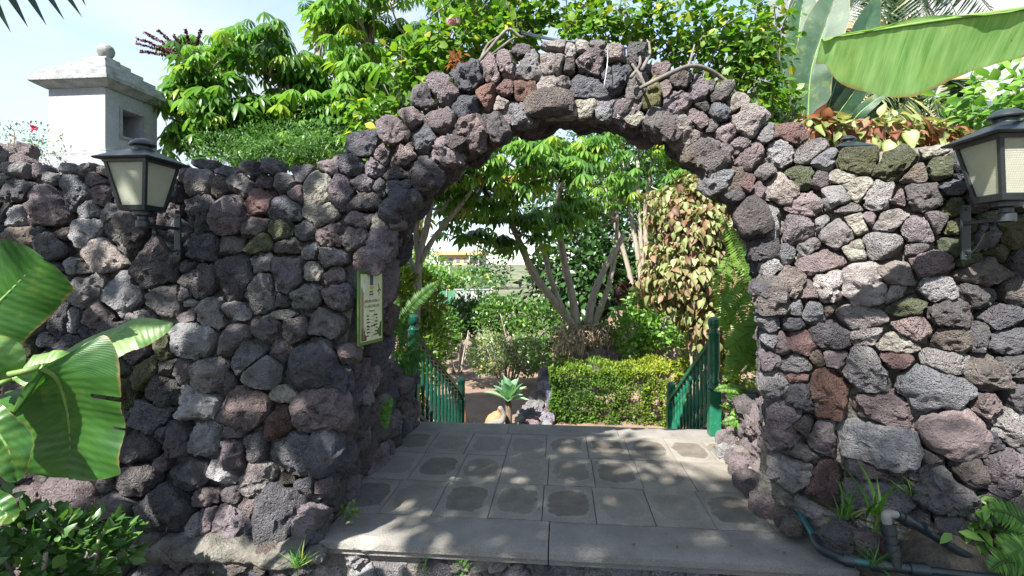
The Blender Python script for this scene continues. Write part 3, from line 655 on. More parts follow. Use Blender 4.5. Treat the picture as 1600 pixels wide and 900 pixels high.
def ground_mat():
    m, nt, b, o = newmat("garden_earth_and_scrub")
    v = objvec(nt, False); n1 = noisetex(nt, v, 2.2, 6, 0.6); n2 = noisetex(nt, v, 30, 4, 0.6); n3 = noisetex(nt, v, 0.25, 6, 0.7)
    c = mixcol(nt, ramp(nt, n1, (0.32, 0.0), (0.68, 1.0)), (0.17, 0.11, 0.08), (0.27, 0.19, 0.14))
    sx = N(nt, "ShaderNodeSeparateXYZ"); nt.links.new(v, sx.inputs[0])
    scrub = mixcol(nt, ramp(nt, n3, (0.4, 0.0), (0.6, 1.0)), (0.06, 0.085, 0.03), (0.17, 0.165, 0.10))
    c = mixcol(nt, ramp(nt, math_(nt, "DIVIDE", sx.outputs[1], 40.0), (0.38, 0.0), (0.55, 1.0)), c, scrub)
    nt.links.new(mixcol(nt, 0.35, c, ramp(nt, n2, (0.3, 0.35), (0.7, 1.0)), "MULTIPLY"), b.inputs["Base Color"]); b.inputs["Roughness"].default_value = 0.95
    bump(nt, b, math_(nt, "ADD", n1, n2), 0.7, 0.03); return m
grid_sheet("garden_ground", GX, GY, garden_z, ground_mat())
structure(MB().add([(-300, -300, -0.36), (300, -300, -0.36), (300, 3.0, -0.36), (-300, 3.0, -0.36)], [(0, 1, 2, 3)]).build("ground", M["dirt"]))
def bank_z(x, y):
    return -0.02 - 0.33 * (1 - sm(1.3, 1.9, y)) + 0.13 * sm(1.5, 1.8, x) * sm(1.8, 2.25, y) + 0.16 * sm(2.40, 2.62, y) * sm(1.45, 1.75, x) + 0.03 * noise.noise(Vector((x * 4, y * 4, 0))) + 0.014 * noise.noise(Vector((x * 15, y * 15, 0)))
bk = grid_sheet("soil_bank", np.linspace(1.495, 5.0, 60), np.linspace(1.2, 3.25, 44), bank_z, M["dirt"])

def slab_mat(name, a, b_, stain=0.0):
    m, nt, b, o = newmat(name)
    v = objvec(nt); tcn = N(nt, "ShaderNodeTexCoord")
    n1 = noisetex(nt, v, 5, 6, 0.6); n2 = noisetex(nt, v, 120, 3, 0.6); n3 = noisetex(nt, v, 11, 5, 0.6); vo = voro(nt, v, 55)
    c = mixcol(nt, ramp(nt, n1, (0.3, 0.0), (0.7, 1.0)), a, b_)
    if stain:   # damp worn patch in the middle of many slabs
        sx = N(nt, "ShaderNodeSeparateXYZ"); nt.links.new(tcn.outputs["Object"], sx.inputs[0])
        ex = math_(nt, "POWER", math_(nt, "ABSOLUTE", math_(nt, "DIVIDE", sx.outputs[0], 0.145)), 3.2)
        ey = math_(nt, "POWER", math_(nt, "ABSOLUTE", math_(nt, "DIVIDE", sx.outputs[1], 0.20)), 3.2)
        e = math_(nt, "ADD", math_(nt, "ADD", ex, ey), math_(nt, "MULTIPLY", math_(nt, "SUBTRACT", n3, 0.5), 1.5))
        oi = N(nt, "ShaderNodeObjectInfo")
        amt = ramp(nt, oi.outputs["Random"], (0.1, 0.25), (0.4, 0.65), (0.8, 0.85))
        f = math_(nt, "MULTIPLY", ramp(nt, e, (0.55, 1.0), (0.72, 0.0)), amt)
        c = mixcol(nt, f, c, mixcol(nt, ramp(nt, n3, (0.35, 0.0), (0.65, 1.0)), (0.10, 0.088, 0.072), (0.16, 0.14, 0.115)))
        rim = math_(nt, "MULTIPLY", ramp(nt, e, (0.68, 0.0), (0.80, 0.45), (1.1, 0.0)), amt)
        c = mixcol(nt, rim, c, (0.33, 0.32, 0.30))
    c = mixcol(nt, 0.4, c, ramp(nt, n2, (0.3, 0.3), (0.7, 1.0)), "MULTIPLY")
    c = mixcol(nt, ramp(nt, vo, (0.03, 0.7), (0.09, 0.0)), c, (0.045, 0.042, 0.04))
    nt.links.new(c, b.inputs["Base Color"]); b.inputs["Roughness"].default_value = 0.82
    bump(nt, b, math_(nt, "ADD", math_(nt, "ADD", n2, n1), math_(nt, "MULTIPLY", ramp(nt, vo, (0.02, 0.0), (0.14, 1.0)), 0.6)), 0.8, 0.009)
    return m
M["paver"] = slab_mat("concrete_paver", (0.20, 0.182, 0.155), (0.30, 0.277, 0.24), 1.0)
M["slab"] = slab_mat("grey_step_slab", (0.175, 0.165, 0.148), (0.27, 0.257, 0.235))

def slab(name, x0, x1, y0, y1, z, th, mat, parent, bev=0.004, jit=0.0, nose=False):
    """bevelled stone slab with a slightly uneven, worn edge"""
    cx, cy_ = (x0 + x1) / 2, (y0 + y1) / 2
    nx = max(3, int((x1 - x0) / 0.05)) if nose else 6; ny = 6
    X = np.linspace(x0, x1, nx + 1) - cx; Y = np.linspace(y0, y1, ny + 1) - cy_
    V = []; Fc = []
    def edge(x, y):
        dz = jit * 0.5 * noise.noise(Vector(((x + cx) * 2, (y + cy_) * 2, 1)))
        if nose and abs(y - Y[0]) < 1e-6:
            ch = noise.noise(Vector(((x + cx) * 4.2, 7, 3)))
            if ch > 0.12: dz -= (ch - 0.12) * 0.13
            dz -= 0.006 * abs(noise.noise(Vector(((x + cx) * 23, 2, 3))))
        return dz
    rows = []
    ox = x1 - x0; 
    for j, y in enumerate(Y):
        for i, x in enumerate(X): V.append((x, y, edge(x, y) - (bev if i in (0, nx) or j in (0, ny) else 0)))
    n1 = nx + 1
    for j in range(ny):
        for i in range(nx): Fc.append((j * n1 + i, j * n1 + i + 1, (j + 1) * n1 + i + 1, (j + 1) * n1 + i))
    per = [i for i in range(n1)] + [j * n1 + nx for j in range(1, ny + 1)] + [ny * n1 + i for i in range(nx - 1, -1, -1)] + [j * n1 for j in range(ny - 1, 0, -1)]
    k0 = len(V)
    if nose:
        levels = ((-0.012, 0.010), (-0.045, 0.012), (-0.052, -0.012), (-th, -0.014))
    else:
        levels = ((-th, 0.0),)
    prev = per
    for dz, out in levels:
        base = len(V)
        for idx in per:
            x, y, z_ = V[idx]
            yy = y - (out if abs(y - Y[0]) < 1e-6 else 0)
            V.append((x, yy, min(z_, dz) if dz > -0.02 else dz))
        cur = list(range(base, base + len(per)))
        for a in range(len(per)):
            b2 = (a + 1) % len(per)
            Fc.append((prev[b2], prev[a], cur[a], cur[b2]))
        prev = cur
    Fc.append(tuple(reversed(prev)))
    me = bpy.data.meshes.new(name); me.from_pydata(V, [], Fc); me.update()
    me.polygons.foreach_set("use_smooth", np.full(len(me.polygons), True)); me.set_sharp_from_angle(angle=rad(30))
    return put(name, me, mat, parent, (cx, cy_, z))

landing = MB().box((0.025, 3.82, -0.21), (1.46, 1.04, 0.172)).build("landing", M["core"])
structure(landing)
rp_ = np.random.default_rng(3)
XL, XR = -1.42, 1.485
slab("step_slab", -1.33, -0.065, 2.715, 3.035, 0.004, 0.085, M["slab"], landing, 0.006, 0.006, True)
slab("step_slab", -0.058, 1.49, 2.72, 3.035, 0.0, 0.085, M["slab"], landing, 0.006, 0.006, True)
for r_, (y0, y1, off) in enumerate(((3.041, 3.535, 0.0), (3.541, 4.065, 0.02), (4.071, 4.60, 0.0))):
    x = XL + off
    cuts = [XL] + [(-1.10, -0.77, -0.44, -0.11, 0.225, 0.56, 0.90, 1.23)[k] + off + rp_.uniform(-0.012, 0.012) for k in range(8)] + [XR]
    for a, b_ in zip(cuts[:-1], cuts[1:]):
        slab("paver", a + 0.0025, b_ - 0.0025, y0 + rp_.uniform(0, 0.003), y1, rp_.uniform(-0.003, 0.003), 0.05, M["paver"], landing, 0.003, 0.003)
for a, b_ in ((XL, -0.48), (-0.475, 0.52), (0.525, XR)):
    slab("border_slab", a, b_, 4.606, 4.90, rp_.uniform(-0.002, 0.003), 0.07, M["slab"], landing, 0.004, 0.003)
rs = fill([], lambda u, v, m: True, (-1.30, 1.45, -0.32, -0.12), (0.09, 0.065, 0.045), 200, "dbglt", rg, 0.84)
lay(rs, lambda u, v: (Vector((u, 2.79, v)), (Vector((1, 0, 0)), Vector((0, 0, 1)), Vector((0, -1, 0)))), lambda s: landing, rg, (0.025, 0.04))
stairs = MB().box((0.02, 5.0, -0.62), (1.42, 0.095, 0.44)).build("stairs", M["core"]); structure(stairs)
for k in range(6):
    y0 = 4.905 + k * 0.29
    slab("step", -1.4, 1.44, y0 + (0.2 if k == 0 else 0), y0 + 0.31, -0.165 * (k + 1), 0.16, M["slab"], stairs, 0.006)

# grit and leaf scraps on the paving
ld = np.random.default_rng(21); lv, lf_ = [], []
for k in range(46):
    x, y = ld.uniform(-1.25, 1.35), ld.uniform(2.78, 4.8); a = ld.uniform(0, 6.28); s_ = ld.uniform(0.005, 0.016); b0_ = len(lv)
    for (u_, v_, w_) in ((-1, 0, 0), (0, -0.5, 0.15), (1, 0, 0.1), (0, 0.5, 0.2)):
        lv.append((x + s_ * (u_ * math.cos(a) - v_ * math.sin(a)), y + s_ * (u_ * math.sin(a) + v_ * math.cos(a)), 0.009 + s_ * w_))
    lf_.append((b0_, b0_ + 1, b0_ + 2, b0_ + 3))
lt = MB().add(lv, lf_).build("leaf_litter", simple_rough("leaf_scrap", (0.05, 0.035, 0.02), (0.16, 0.12, 0.06), 9))
lt["kind"] = "stuff"; lt["label"] = "scattered scraps of dead leaf and grit on the paving"; lt["category"] = "litter"
# ================================================================ lanterns
def glass_mat():
    m, nt, b, o = newmat("frosted_amber_glass")
    tcn = N(nt, "ShaderNodeTexCoord"); v = tcn.outputs["Object"]
    sx = N(nt, "ShaderNodeSeparateXYZ"); nt.links.new(v, sx.inputs[0])
    wv = math_(nt, "ADD", math_(nt, "SINE", math_(nt, "MULTIPLY", math_(nt, "ADD", sx.outputs[0], sx.outputs[1]), 700.0), 0), math_(nt, "SINE", math_(nt, "MULTIPLY", sx.outputs[2], 700.0), 0))
    n1 = noisetex(nt, v, 12, 4, 0.6)
    nt.links.new(ramp(nt, n1, (0.3, (0.62, 0.62, 0.54)), (0.7, (0.80, 0.80, 0.72))), b.inputs["Base Color"])
    b.inputs["Roughness"].default_value = 0.12; b.inputs["Transmission Weight"].default_value = 0.0
    bump(nt, b, wv, 0.25, 0.002)
    tr = N(nt, "ShaderNodeBsdfTranslucent"); tr.inputs["Color"].default_value = (0.78, 0.77, 0.66, 1)
    tp = N(nt, "ShaderNodeBsdfTransparent"); tp.inputs["Color"].default_value = (0.75, 0.78, 0.62, 1)
    m1 = N(nt, "ShaderNodeMixShader"); m1.inputs[0].default_value = 0.55
    m2 = N(nt, "ShaderNodeMixShader"); m2.inputs[0].default_value = 0.30
    nt.links.new(b.outputs[0], m1.inputs[1]); nt.links.new(tr.outputs[0], m1.inputs[2])
    nt.links.new(m1.outputs[0], m2.inputs[1]); nt.links.new(tp.outputs[0], m2.inputs[2]); nt.links.new(m2.outputs[0], o.inputs["Surface"])
    return m
M["glass"] = glass_mat()
M["bulb"] = paint_mat("green_bulb", (0.25, 0.50, 0.14), 0.3)
M["zinc"] = paint_mat("galvanised_pipe", (0.42, 0.43, 0.44), 0.4, None, 0.6)
def lantern(label, X, Yw, Zp, reach, S, lz, bracket=True):
    """wall lantern: plate on the wall at (X,Yw,Zp), lantern base at height lz"""
    r = root("wall_lantern", label, "lantern", (X, Yw - reach, lz), "iron lanterns")
    o = Vector((X, Yw - reach, lz))
    T = Matrix.Translation(o) @ Matrix.Diagonal((S, S, S, 1))
    a0_, a1_, h = 0.072, 0.118, 0.255
    # frame: four corner bars and two rims
    for sx_ in (-1, 1):
        for sy_ in (-1, 1):
            mb = MB(); t = 0.009
            P0 = Vector((sx_ * a0_, sy_ * a0_, 0)); P1 = Vector((sx_ * a1_, sy_ * a1_, h))
            mb.add([P0 + Vector((x, y, 0)) * t for x, y in ((-1, -1), (1, -1), (1, 1), (-1, 1))] + [P1 + Vector((x, y, 0)) * t for x, y in ((-1, -1), (1, -1), (1, 1), (-1, 1))],
                   [(0, 1, 5, 4), (1, 2, 6, 5), (2, 3, 7, 6), (3, 0, 4, 7), (3, 2, 1, 0), (4, 5, 6, 7)])
            mb.xf(T).build("corner_bar", M["iron"], r)
    MB().frustum(-0.018, a0_ + 0.004, 0.012, a0_ + 0.012).xf(T).build("bottom_rim", M["iron"], r, bevel=0.002)
    MB().frustum(h - 0.012, a1_ + 0.011, h + 0.004, a1_ + 0.014).xf(T).build("top_rim", M["iron"], r)
    for k in range(4):
        c, s_ = math.cos(k * math.pi / 2), math.sin(k * math.pi / 2)
        pl = MB().add([(-(a0_ - .006), -a0_ + 0.001, 0.012), (a0_ - .006, -a0_ + 0.001, 0.012), (a1_ - .006, -a1_ + 0.001, h - 0.01), (-(a1_ - .006), -a1_ + 0.001, h - 0.01),
                       (-(a0_ - .006), -a0_ + 0.005, 0.012), (a0_ - .006, -a0_ + 0.005, 0.012), (a1_ - .006, -a1_ + 0.005, h - 0.01), (-(a1_ - .006), -a1_ + 0.005, h - 0.01)],
                      [(0, 1, 2, 3), (7, 6, 5, 4), (0, 4, 5, 1), (1, 5, 6, 2), (2, 6, 7, 3), (3, 7, 4, 0)])
        pl.xf(T @ Matrix.Rotation(k * math.pi / 2, 4, "Z")).build("glass_pane", M["glass"], r)
    roof = MB()
    roof.frustum(h + 0.004, 0.160, h + 0.014, 0.166); roof.frustum(h + 0.014, 0.164, h + 0.075, 0.052)
    roof.xf(T).build("roof", M["iron"], r, bevel=0.003)
    MB().lathe([(0.050, 0.0), (0.047, 0.026), (0.066, 0.030), (0.068, 0.036), (0.058, 0.052), (0.038, 0.066), (0.015, 0.073), (0.003, 0.075)], (0, 0, h + 0.070), 20).xf(T).build("cap", M["iron"], r, angle=40)
    MB().lathe([(0.002, 0.012), (0.028, 0.02), (0.028, 0.06), (0.036, 0.075), (0.038, 0.11), (0.025, 0.14), (0.004, 0.15)], (0, 0, 0.0), 16).xf(T).build("bulb", M["bulb"], r, smooth=True)
    MB().lathe([(0.040, -0.045), (0.052, -0.04), (0.052, -0.018), (0.040, -0.016)], (0, 0, 0), 16).xf(T).build("socket", M["iron"], r, angle=40)
    if bracket:
        MB().lathe([(0.030, -0.11), (0.036, -0.105), (0.036, -0.072), (0.026, -0.066), (0.026, -0.04)], (0, 0, 0), 16).xf(T).build("collar", M["iron"], r, angle=40)
        yw = reach / S
        arm = MB(); arm.box((0, yw / 2, -0.095), (0.017, yw / 2, 0.0085)); arm.xf(T).build("arm", M["iron"], r, bevel=0.002)
        # curled scroll stay under the arm
        pts = []
        for k in range(26):
            t = k / 25; a = -0.5 + t * 4.4
            pts.append((0, 0.115 * yw / 0.3 + 0.028 * (1 - 0.55 * t) * math.cos(math.pi / 2 + a), -0.135 + 0.028 * (1 - 0.55 * t) * math.sin(math.pi / 2 + a)))
        sw = []
        for k in range(22):
            t = k / 21; sw.append((0, yw * (0.30 + 0.64 * t), -0.115 - 0.125 * math.sin(t * math.pi * 0.62) ** 1.4))
        for nm, pp in (("scroll", pts), ("scroll", sw)):
            m2 = MB()
            for k, p in enumerate(pp):
                q = pp[min(k + 1, len(pp) - 1)]; p_ = pp[max(k - 1, 0)]
                d_ = Vector(q) - Vector(p_); d_.normalize(); nn = Vector((0, -d_.z, d_.y)) * 0.0035
                for sx_ in (-0.012, 0.012):
                    m2.v.append(tuple(Vector(p) + nn + Vector((sx_, 0, 0)))); m2.v.append(tuple(Vector(p) - nn + Vector((sx_, 0, 0))))
            for k in range(len(pp) - 1):
                b0, b1 = k * 4, k * 4 + 4
                m2.f += [(b0, b0 + 2, b1 + 2, b1), (b0 + 3, b0 + 1, b1 + 1, b1 + 3), (b0 + 1, b0, b1, b1 + 1), (b0 + 2, b0 + 3, b1 + 3, b1 + 2)]
            m2.f += [(0, 1, 3, 2), tuple(len(m2.v) - 4 + i for i in (2, 3, 1, 0))]
            m2.xf(T).build(nm, M["iron"], r, smooth=True, angle=40)
        pl = MB(); pl.box((X, Yw + 0.0, Zp), (0.021 * S, 0.007, 0.135 * S)); plate = pl.build("wall_plate", M["iron"], r, bevel=0.003)
        for dz in (-0.115, 0.115):
            b = MB().lathe([(0.007, 0), (0.007, 0.003), (0.003, 0.006)], (0, 0, 0), 8)
            b.xf(Matrix.Translation((X, Yw - 0.007, Zp + dz * S)) @ Matrix.Rotation(rad(90), 4, "X")).build("bolt", M["iron"], plate)
    return r
lantern("black iron wall lantern with frosted glass on the shaded left wall", -2.25, 2.83, 1.69, 0.255, 0.95, 1.82)
lantern("black iron wall lantern on the right wall below the big banana leaf", 1.85, 2.53, 1.66, 0.215, 0.93, 1.79)
p = WY(1325, 234, 3.72)
lantern("small dark lantern cap peeping over the top of the right wall", p.x, 3.72, p.z - 0.3, 0.0, 0.72, p.z - 0.19, False)
# post for the lantern behind the wall
MB().lathe([(0.03, 0), (0.03, p.z - 0.215), (0.02, p.z - 0.21)], (p.x, 3.72, 0), 10).build("post", M["iron"], bpy.data.objects["wall_lantern.002"])

# ================================================================ white shrine tower behind the left wall
tw = root("garden_turret", "white stepped garden turret with a ball finial behind the left wall", "turret", (-4.66, 4.82, 0))
TCX, TCY = -4.60, 4.80
def tbox(hx, hy, z0, z1): return MB().box((TCX, TCY, (z0 + z1) / 2), (hx, hy, (z1 - z0) / 2))
tbox(0.36, 0.38, 0.0, 2.40).build("plinth", M["white_old"], tw)
for k, (hw, z0, z1) in enumerate(((0.60, 2.36, 2.495), (0.50, 2.497, 2.555), (0.40, 2.557, 2.605))):
    tbox(hw, hw + 0.02, z0, z1).build("base_step", M["white_old"], tw, bevel=0.008)
# body with a window niche in its right side
mb = MB()
hx, hy = 0.295, 0.315; z0, z1 = 2.607, 3.215
ny0, ny1, nz0, nz1 = TCY - 0.13, TCY + 0.13, 2.80, 3.06
xr = TCX + hx
mb.add([(TCX - hx, TCY - hy, z0), (xr, TCY - hy, z0), (xr, TCY + hy, z0), (TCX - hx, TCY + hy, z0),
        (TCX - hx, TCY - hy, z1), (xr, TCY - hy, z1), (xr, TCY + hy, z1), (TCX - hx, TCY + hy, z1),
        (xr, ny0, nz0), (xr, ny1, nz0), (xr, ny1, nz1), (xr, ny0, nz1),
        (xr - 0.22, ny0, nz0), (xr - 0.22, ny1, nz0), (xr - 0.22, ny1, nz1), (xr - 0.22, ny0, nz1)],
       [(0, 1, 5, 4), (3, 0, 4, 7), (2, 3, 7, 6), (4, 5, 6, 7), (3, 2, 1, 0),
        (1, 2, 9, 8), (2, 6, 10, 9), (6, 5, 11, 10), (5, 1, 8, 11), (8, 9, 13, 12), (9, 10, 14, 13), (10, 11, 15, 14), (11, 8, 12, 15), (12, 13, 14, 15)])
mb.build("wall", M["white"], tw)
for (y, z, hy_, hz_) in ((TCY, 3.075, 0.16, 0.014), (TCY, 2.785, 0.16, 0.014), (TCY - 0.146, 2.93, 0.014, 0.13), (TCY + 0.146, 2.93, 0.014, 0.13)):
    MB().box((xr + 0.004, y, z), (0.009, hy_, hz_)).build("window_frame", M["white_old"], tw)
mb = MB(); mb.frustum(3.217, 0.32, 3.265, 0.405, (TCX, TCY)); mb.build("eave", M["white_old"], tw)
tbox(0.41, 0.42, 3.267, 3.31).build("cornice", M["white_old"], tw, bevel=0.006)
for k in range(4):
    hw = 0.365 - 0.075 * k
    tbox(hw, hw + 0.015, 3.312 + 0.066 * k, 3.376 + 0.066 * k).build("roof_step", M["white_old"], tw, bevel=0.006)
tbox(0.085, 0.085, 3.581, 3.615).build("finial_base", M["white_old"], tw, bevel=0.006)
MB().lathe([(0.03, -0.09), (0.035, -0.075), (0.055, -0.05), (0.075, -0.015), (0.078, 0.015), (0.066, 0.05), (0.04, 0.073), (0.004, 0.08)], (TCX, TCY, 3.69), 20).build("ball_finial", simple_rough("grey_finial", (0.16, 0.17, 0.17), (0.30, 0.31, 0.30), 12), tw, smooth=True)

# ================================================================ painted sign on the left pillar
M["sign"] = simple_rough("cream_sign_face", (0.55, 0.58, 0.36), (0.66, 0.68, 0.44), 7, 0.0005, 0.35, 30)
M["sign_edge"] = paint_mat("green_sign_border", (0.07, 0.16, 0.03), 0.4)
flat = lambda n, c: simple_rough(n, c, [x * 1.15 for x in c], 20, 0.0003, 0.5)
sg = root("sign", "narrow cream garden sign with green border hung on the left pillar", "sign", (-1.14, 2.97, 1.05))
A = Vector((-1.150, 2.815, 1.05)); Bv = Vector((-1.098, 3.07, 1.05))
Ux = (Bv - A).normalized(); Nz = Ux.cross(Vector((0, 0, 1))).normalized()
if Nz.dot(Vector((0, -1, 0)) + Vector((1, 0, 0))) < 0: Nz = -Nz
SW, SH = (Bv - A).length, 0.43
def sp(u, v, n): return A + Ux * u + Vector((0, 0, v)) + Nz * n
def splate(mb, u0, u1, v0, v1, n0, n1):
    P = [sp(u, v, n) for n in (n0, n1) for u, v in ((u0, v0), (u1, v0), (u1, v1), (u0, v1))]
    return mb.add(P, [(3, 2, 1, 0), (4, 5, 6, 7), (0, 1, 5, 4), (1, 2, 6, 5), (2, 3, 7, 6), (3, 0, 4, 7)])
splate(MB(), 0, SW, 0, SH, 0.0, 0.012).build("board", M["sign_edge"], sg, bevel=0.002)
face = splate(MB(), 0.018, SW - 0.018, 0.02, SH - 0.018, 0.0125, 0.0145).build("face", M["sign"], sg)
m_br, m_bl, m_dk, m_gr, m_ye = flat("brown_print", (0.15, 0.06, 0.03)), flat("blue_print", (0.03, 0.10, 0.16)), flat("dark_print", (0.06, 0.06, 0.03)), flat("green_print", (0.05, 0.11, 0.02)), flat("yellow_print", (0.45, 0.42, 0.05))
pl_ = lambda nm, mt, u0, u1, v0, v1, n=0.0152: splate(MB(), u0, u1, v0, v1, 0.0146, n).build(nm, mt, face)
pl_("emblem", m_bl, 0.112, 0.147, SH - 0.085, SH - 0.018)
def sshape(nm, mt, pts):
    P = [sp(u, v, 0.0146) for u, v in pts] + [sp(u, v, 0.0153) for u, v in pts]; n = len(pts)
    MB().add(P, [tuple(range(n - 1, -1, -1)), tuple(range(n, 2 * n))] + [(i, (i + 1) % n, (i + 1) % n + n, i + n) for i in range(n)]).build(nm, mt, face)
sshape("emblem", m_ye, [(0.13 + 0.02 * math.cos(a), SH - 0.10 + 0.011 * math.sin(a)) for a in np.linspace(0, 2 * math.pi, 10, endpoint=False)])
# trunk picture down the left edge, plants at the corners
sshape("printed_trunk", flat("pale_brown_print", (0.28, 0.20, 0.11)), [(0.022, 0.03), (0.058, 0.03), (0.046, 0.10), (0.046, 0.30), (0.036, 0.335), (0.022, 0.335)])
sshape("printed_root", m_br, [(0.022, 0.025), (0.075, 0.025), (0.078, 0.05), (0.060, 0.06), (0.062, 0.11), (0.050, 0.075), (0.040, 0.085), (0.025, 0.115)])
sshape("printed_bird", flat("white_print", (0.62, 0.64, 0.6)), [(0.030, SH - 0.10), (0.040, SH - 0.072), (0.062, SH - 0.075), (0.068, SH - 0.10), (0.052, SH - 0.12), (0.038, SH - 0.125)])
sshape("printed_twig", m_br, [(0.205, SH - 0.15), (0.212, SH - 0.15), (0.213, SH - 0.115), (0.232, SH - 0.122), (0.232, SH - 0.115), (0.215, SH - 0.105), (0.207, SH - 0.075), (0.201, SH - 0.076), (0.205, SH - 0.11), (0.192, SH - 0.12), (0.194, SH - 0.127), (0.206, SH - 0.12)])
sshape("printed_bush", m_gr, [(0.185, 0.055), (0.200, 0.05), (0.215, 0.03), (0.236, 0.035), (0.238, 0.125), (0.222, 0.12), (0.212, 0.09), (0.198, 0.082)])
def stext(body, u, v, size, mt):
    cu = bpy.data.curves.new("lettering", "FONT"); cu.body = body; cu.size = size; cu.align_x = "CENTER"; cu.extrude = 0.0004
    tmp = bpy.data.objects.new("tmp", cu); COL.objects.link(tmp)
    dg = bpy.context.evaluated_depsgraph_get(); me = bpy.data.meshes.new_from_object(tmp.evaluated_get(dg))
    bpy.data.objects.remove(tmp); bpy.data.curves.remove(cu)
    Mx = Matrix.Identity(4)
    for i, ax in enumerate((Ux, Vector((0, 0, 1)), Nz)):
        for j in range(3): Mx[j][i] = ax[j]
    Mx.translation = sp(u, v, 0.0152); me.transform(Mx); me.materials.clear()
    put("lettering", me, mt, face)
for v_, us in ((SH - 0.128, (0.112, 0.121, 0.130, 0.139)), (SH - 0.144, (0.110, 0.1185, 0.127, 0.1355, 0.144))):
    for u_ in us: pl_("emblem_lettering", m_dk, u_ - 0.0032, u_ + 0.0032, v_, v_ + 0.010)
stext("JARDIN RUSICO", 0.135, SH - 0.185, 0.0225, m_br); stext("Y LANZAROTE", 0.135, SH - 0.216, 0.0235, m_br); stext("Programa", 0.132, SH - 0.240, 0.015, m_dk)
for k in range(7):
    v = SH - 0.268 - 0.0195 * k
    pl_("schedule_line", m_dk, 0.078, 0.098 + 0.006 * (k % 3), v, v + 0.0085)
    pl_("schedule_line", m_gr, 0.112, 0.150, v, v + 0.0015)
    pl_("schedule_line", m_dk, 0.152 + 0.012 * ((k * 2) % 3), 0.192, v + 0.002, v + 0.0105)
pl_("schedule_line", m_dk, 0.085, 0.112, 0.098, 0.106); pl_("schedule_line", m_dk, 0.122, 0.170, 0.100, 0.108)

# ================================================================ green balustrades down the stairs
def newel_profile(h, base=0.42):
    b = base
    return [(0.032, b), (0.040, b + 0.015), (0.048, b + 0.03), (0.040, b + 0.05), (0.036, b + 0.06), (0.046, b + 0.075), (0.046, b + 0.09), (0.036, b + 0.11), (0.044, b + 0.20), (0.047, h - 0.26), (0.043, h - 0.17), (0.048, h - 0.16), (0.048, h - 0.145), (0.040, h - 0.14), (0.030, h - 0.115), (0.030, h - 0.105), (0.040, h - 0.095), (0.050, h - 0.06), (0.046, h - 0.025), (0.028, h - 0.006), (0.003, h)]
def newel(par, p, h, base, mat):
    MB().box((p[0], p[1], p[2] + base / 2), (0.050, 0.050, base / 2)).build("newel_post", mat, par, bevel=0.006)
    MB().lathe([(r_ * 1.08, z) for r_, z in newel_profile(h, base)], p, 18).build("newel_turning", mat, par, angle=35)
BAL = [(0.014, 0), (0.019, 0.01), (0.019, 0.06), (0.013, 0.075), (0.020, 0.10), (0.022, 0.13), (0.013, 0.16), (0.012, 0.19), (0.020, 0.25), (0.022, 0.32), (0.015, 0.44), (0.012, 0.50), (0.018, 0.52), (0.012, 0.54), (0.012, 0.57), (0.019, 0.58), (0.019, 0.66)]
bal_me = MB().lathe(BAL, (0, 0, 0), 10).mesh("baluster", angle=40)
def balustrade(label, p0, p1, mat, h0=1.06, h1=1.08):
    """p0 upper foot, p1 lower foot"""
    p0, p1 = Vector(p0), Vector(p1)
    r = root("balustrade", label, "balustrade", p0)
    newel(r, p0, h0, 0.40, mat); newel(r, p1, h1, 0.80, mat)
    d = p1 - p0; L_ = Vector((d.x, d.y, 0)).length; dirv = d.normalized()
    side = dirv.cross(Vector((0, 0, 1))).normalized(); upv = side.cross(dirv)
    def rail(nm, z0, hw, hh, mt):
        a, b = p0 + Vector((0, 0, z0)), p1 + Vector((0, 0, z0)); mb = MB()
        P = [c + side * (s_ * hw) + upv * (t * hh) for c in (a, b) for s_, t in ((-1, -1), (1, -1), (1, 1), (-1, 1))]
        mb.add(P, [(0, 1, 5, 4), (1, 2, 6, 5), (2, 3, 7, 6), (3, 0, 4, 7), (3, 2, 1, 0), (4, 5, 6, 7)]).build(nm, mt, r, bevel=0.006)
    rail("handrail", 0.86, 0.032, 0.022, mat); rail("bottom_rail", 0.13, 0.025, 0.018, M["bark_grey"])
    if len(bal_me.materials) == 0: bal_me.materials.append(M["green_dark"])
    me = bal_me if mat is M["green_dark"] else bal_me.copy()
    if mat is not M["green_dark"]: me.materials.clear(); me.materials.append(mat)
    n = 13
    for k in range(1, n):
        p = p0 + d * (k / n)
        put("baluster", me, mat, r, p + Vector((0, 0, 0.155)))
    return r
balustrade("dark green turned balustrade down the left side of the garden stairs", (-1.385, 4.75, 0.0), (-1.27, 6.52, -1.0), M["green_dark"])
balustrade("bright green turned balustrade with tall post right of the garden stairs", (1.375, 4.74, 0.0), (1.375, 6.52, -1.0), M["green"])

# ================================================================ irrigation pipe lower right
M["pipe"] = paint_mat("teal_plastic_pipe", (0.012, 0.105, 0.115), 0.35, None, 0, 25)
M["pipe_black"] = paint_mat("black_plastic_fitting", (0.014, 0.022, 0.027), 0.4)
M["valve"] = paint_mat("white_valve", (0.20, 0.20, 0.18), 0.6, (0.08, 0.075, 0.06))
pp = root("irrigation_pipe", "teal plastic irrigation pipe with black fittings along the foot of the right wall", "pipe", WZ(1400, 885, 0.12))
def tub(nm, pts, r_, mt, n=12, sm=None):
    P = smooth_path(pts, sm) if sm else pts
    V, Fc = tube(P, r_, n)
    mb = MB(); mb.add(V.tolist(), [tuple(dict.fromkeys(f)) for f in Fc.tolist()]); return mb.build(nm, mt, pp, angle=50)
def zz(px, py, z): return WZ(px, py, z)
pA, pB, pC, pD, pE = zz(1238, 786, 0.10), zz(1282, 858, 0.13), zz(1316, 874, 0.15), zz(1400, 886, 0.16), zz(1500, 897, 0.15)
tub("pipe", [pA, pA.lerp(pB, 0.5) + Vector((0, 0, 0.01)), pB], 0.0155, M["pipe"], 12, 10)
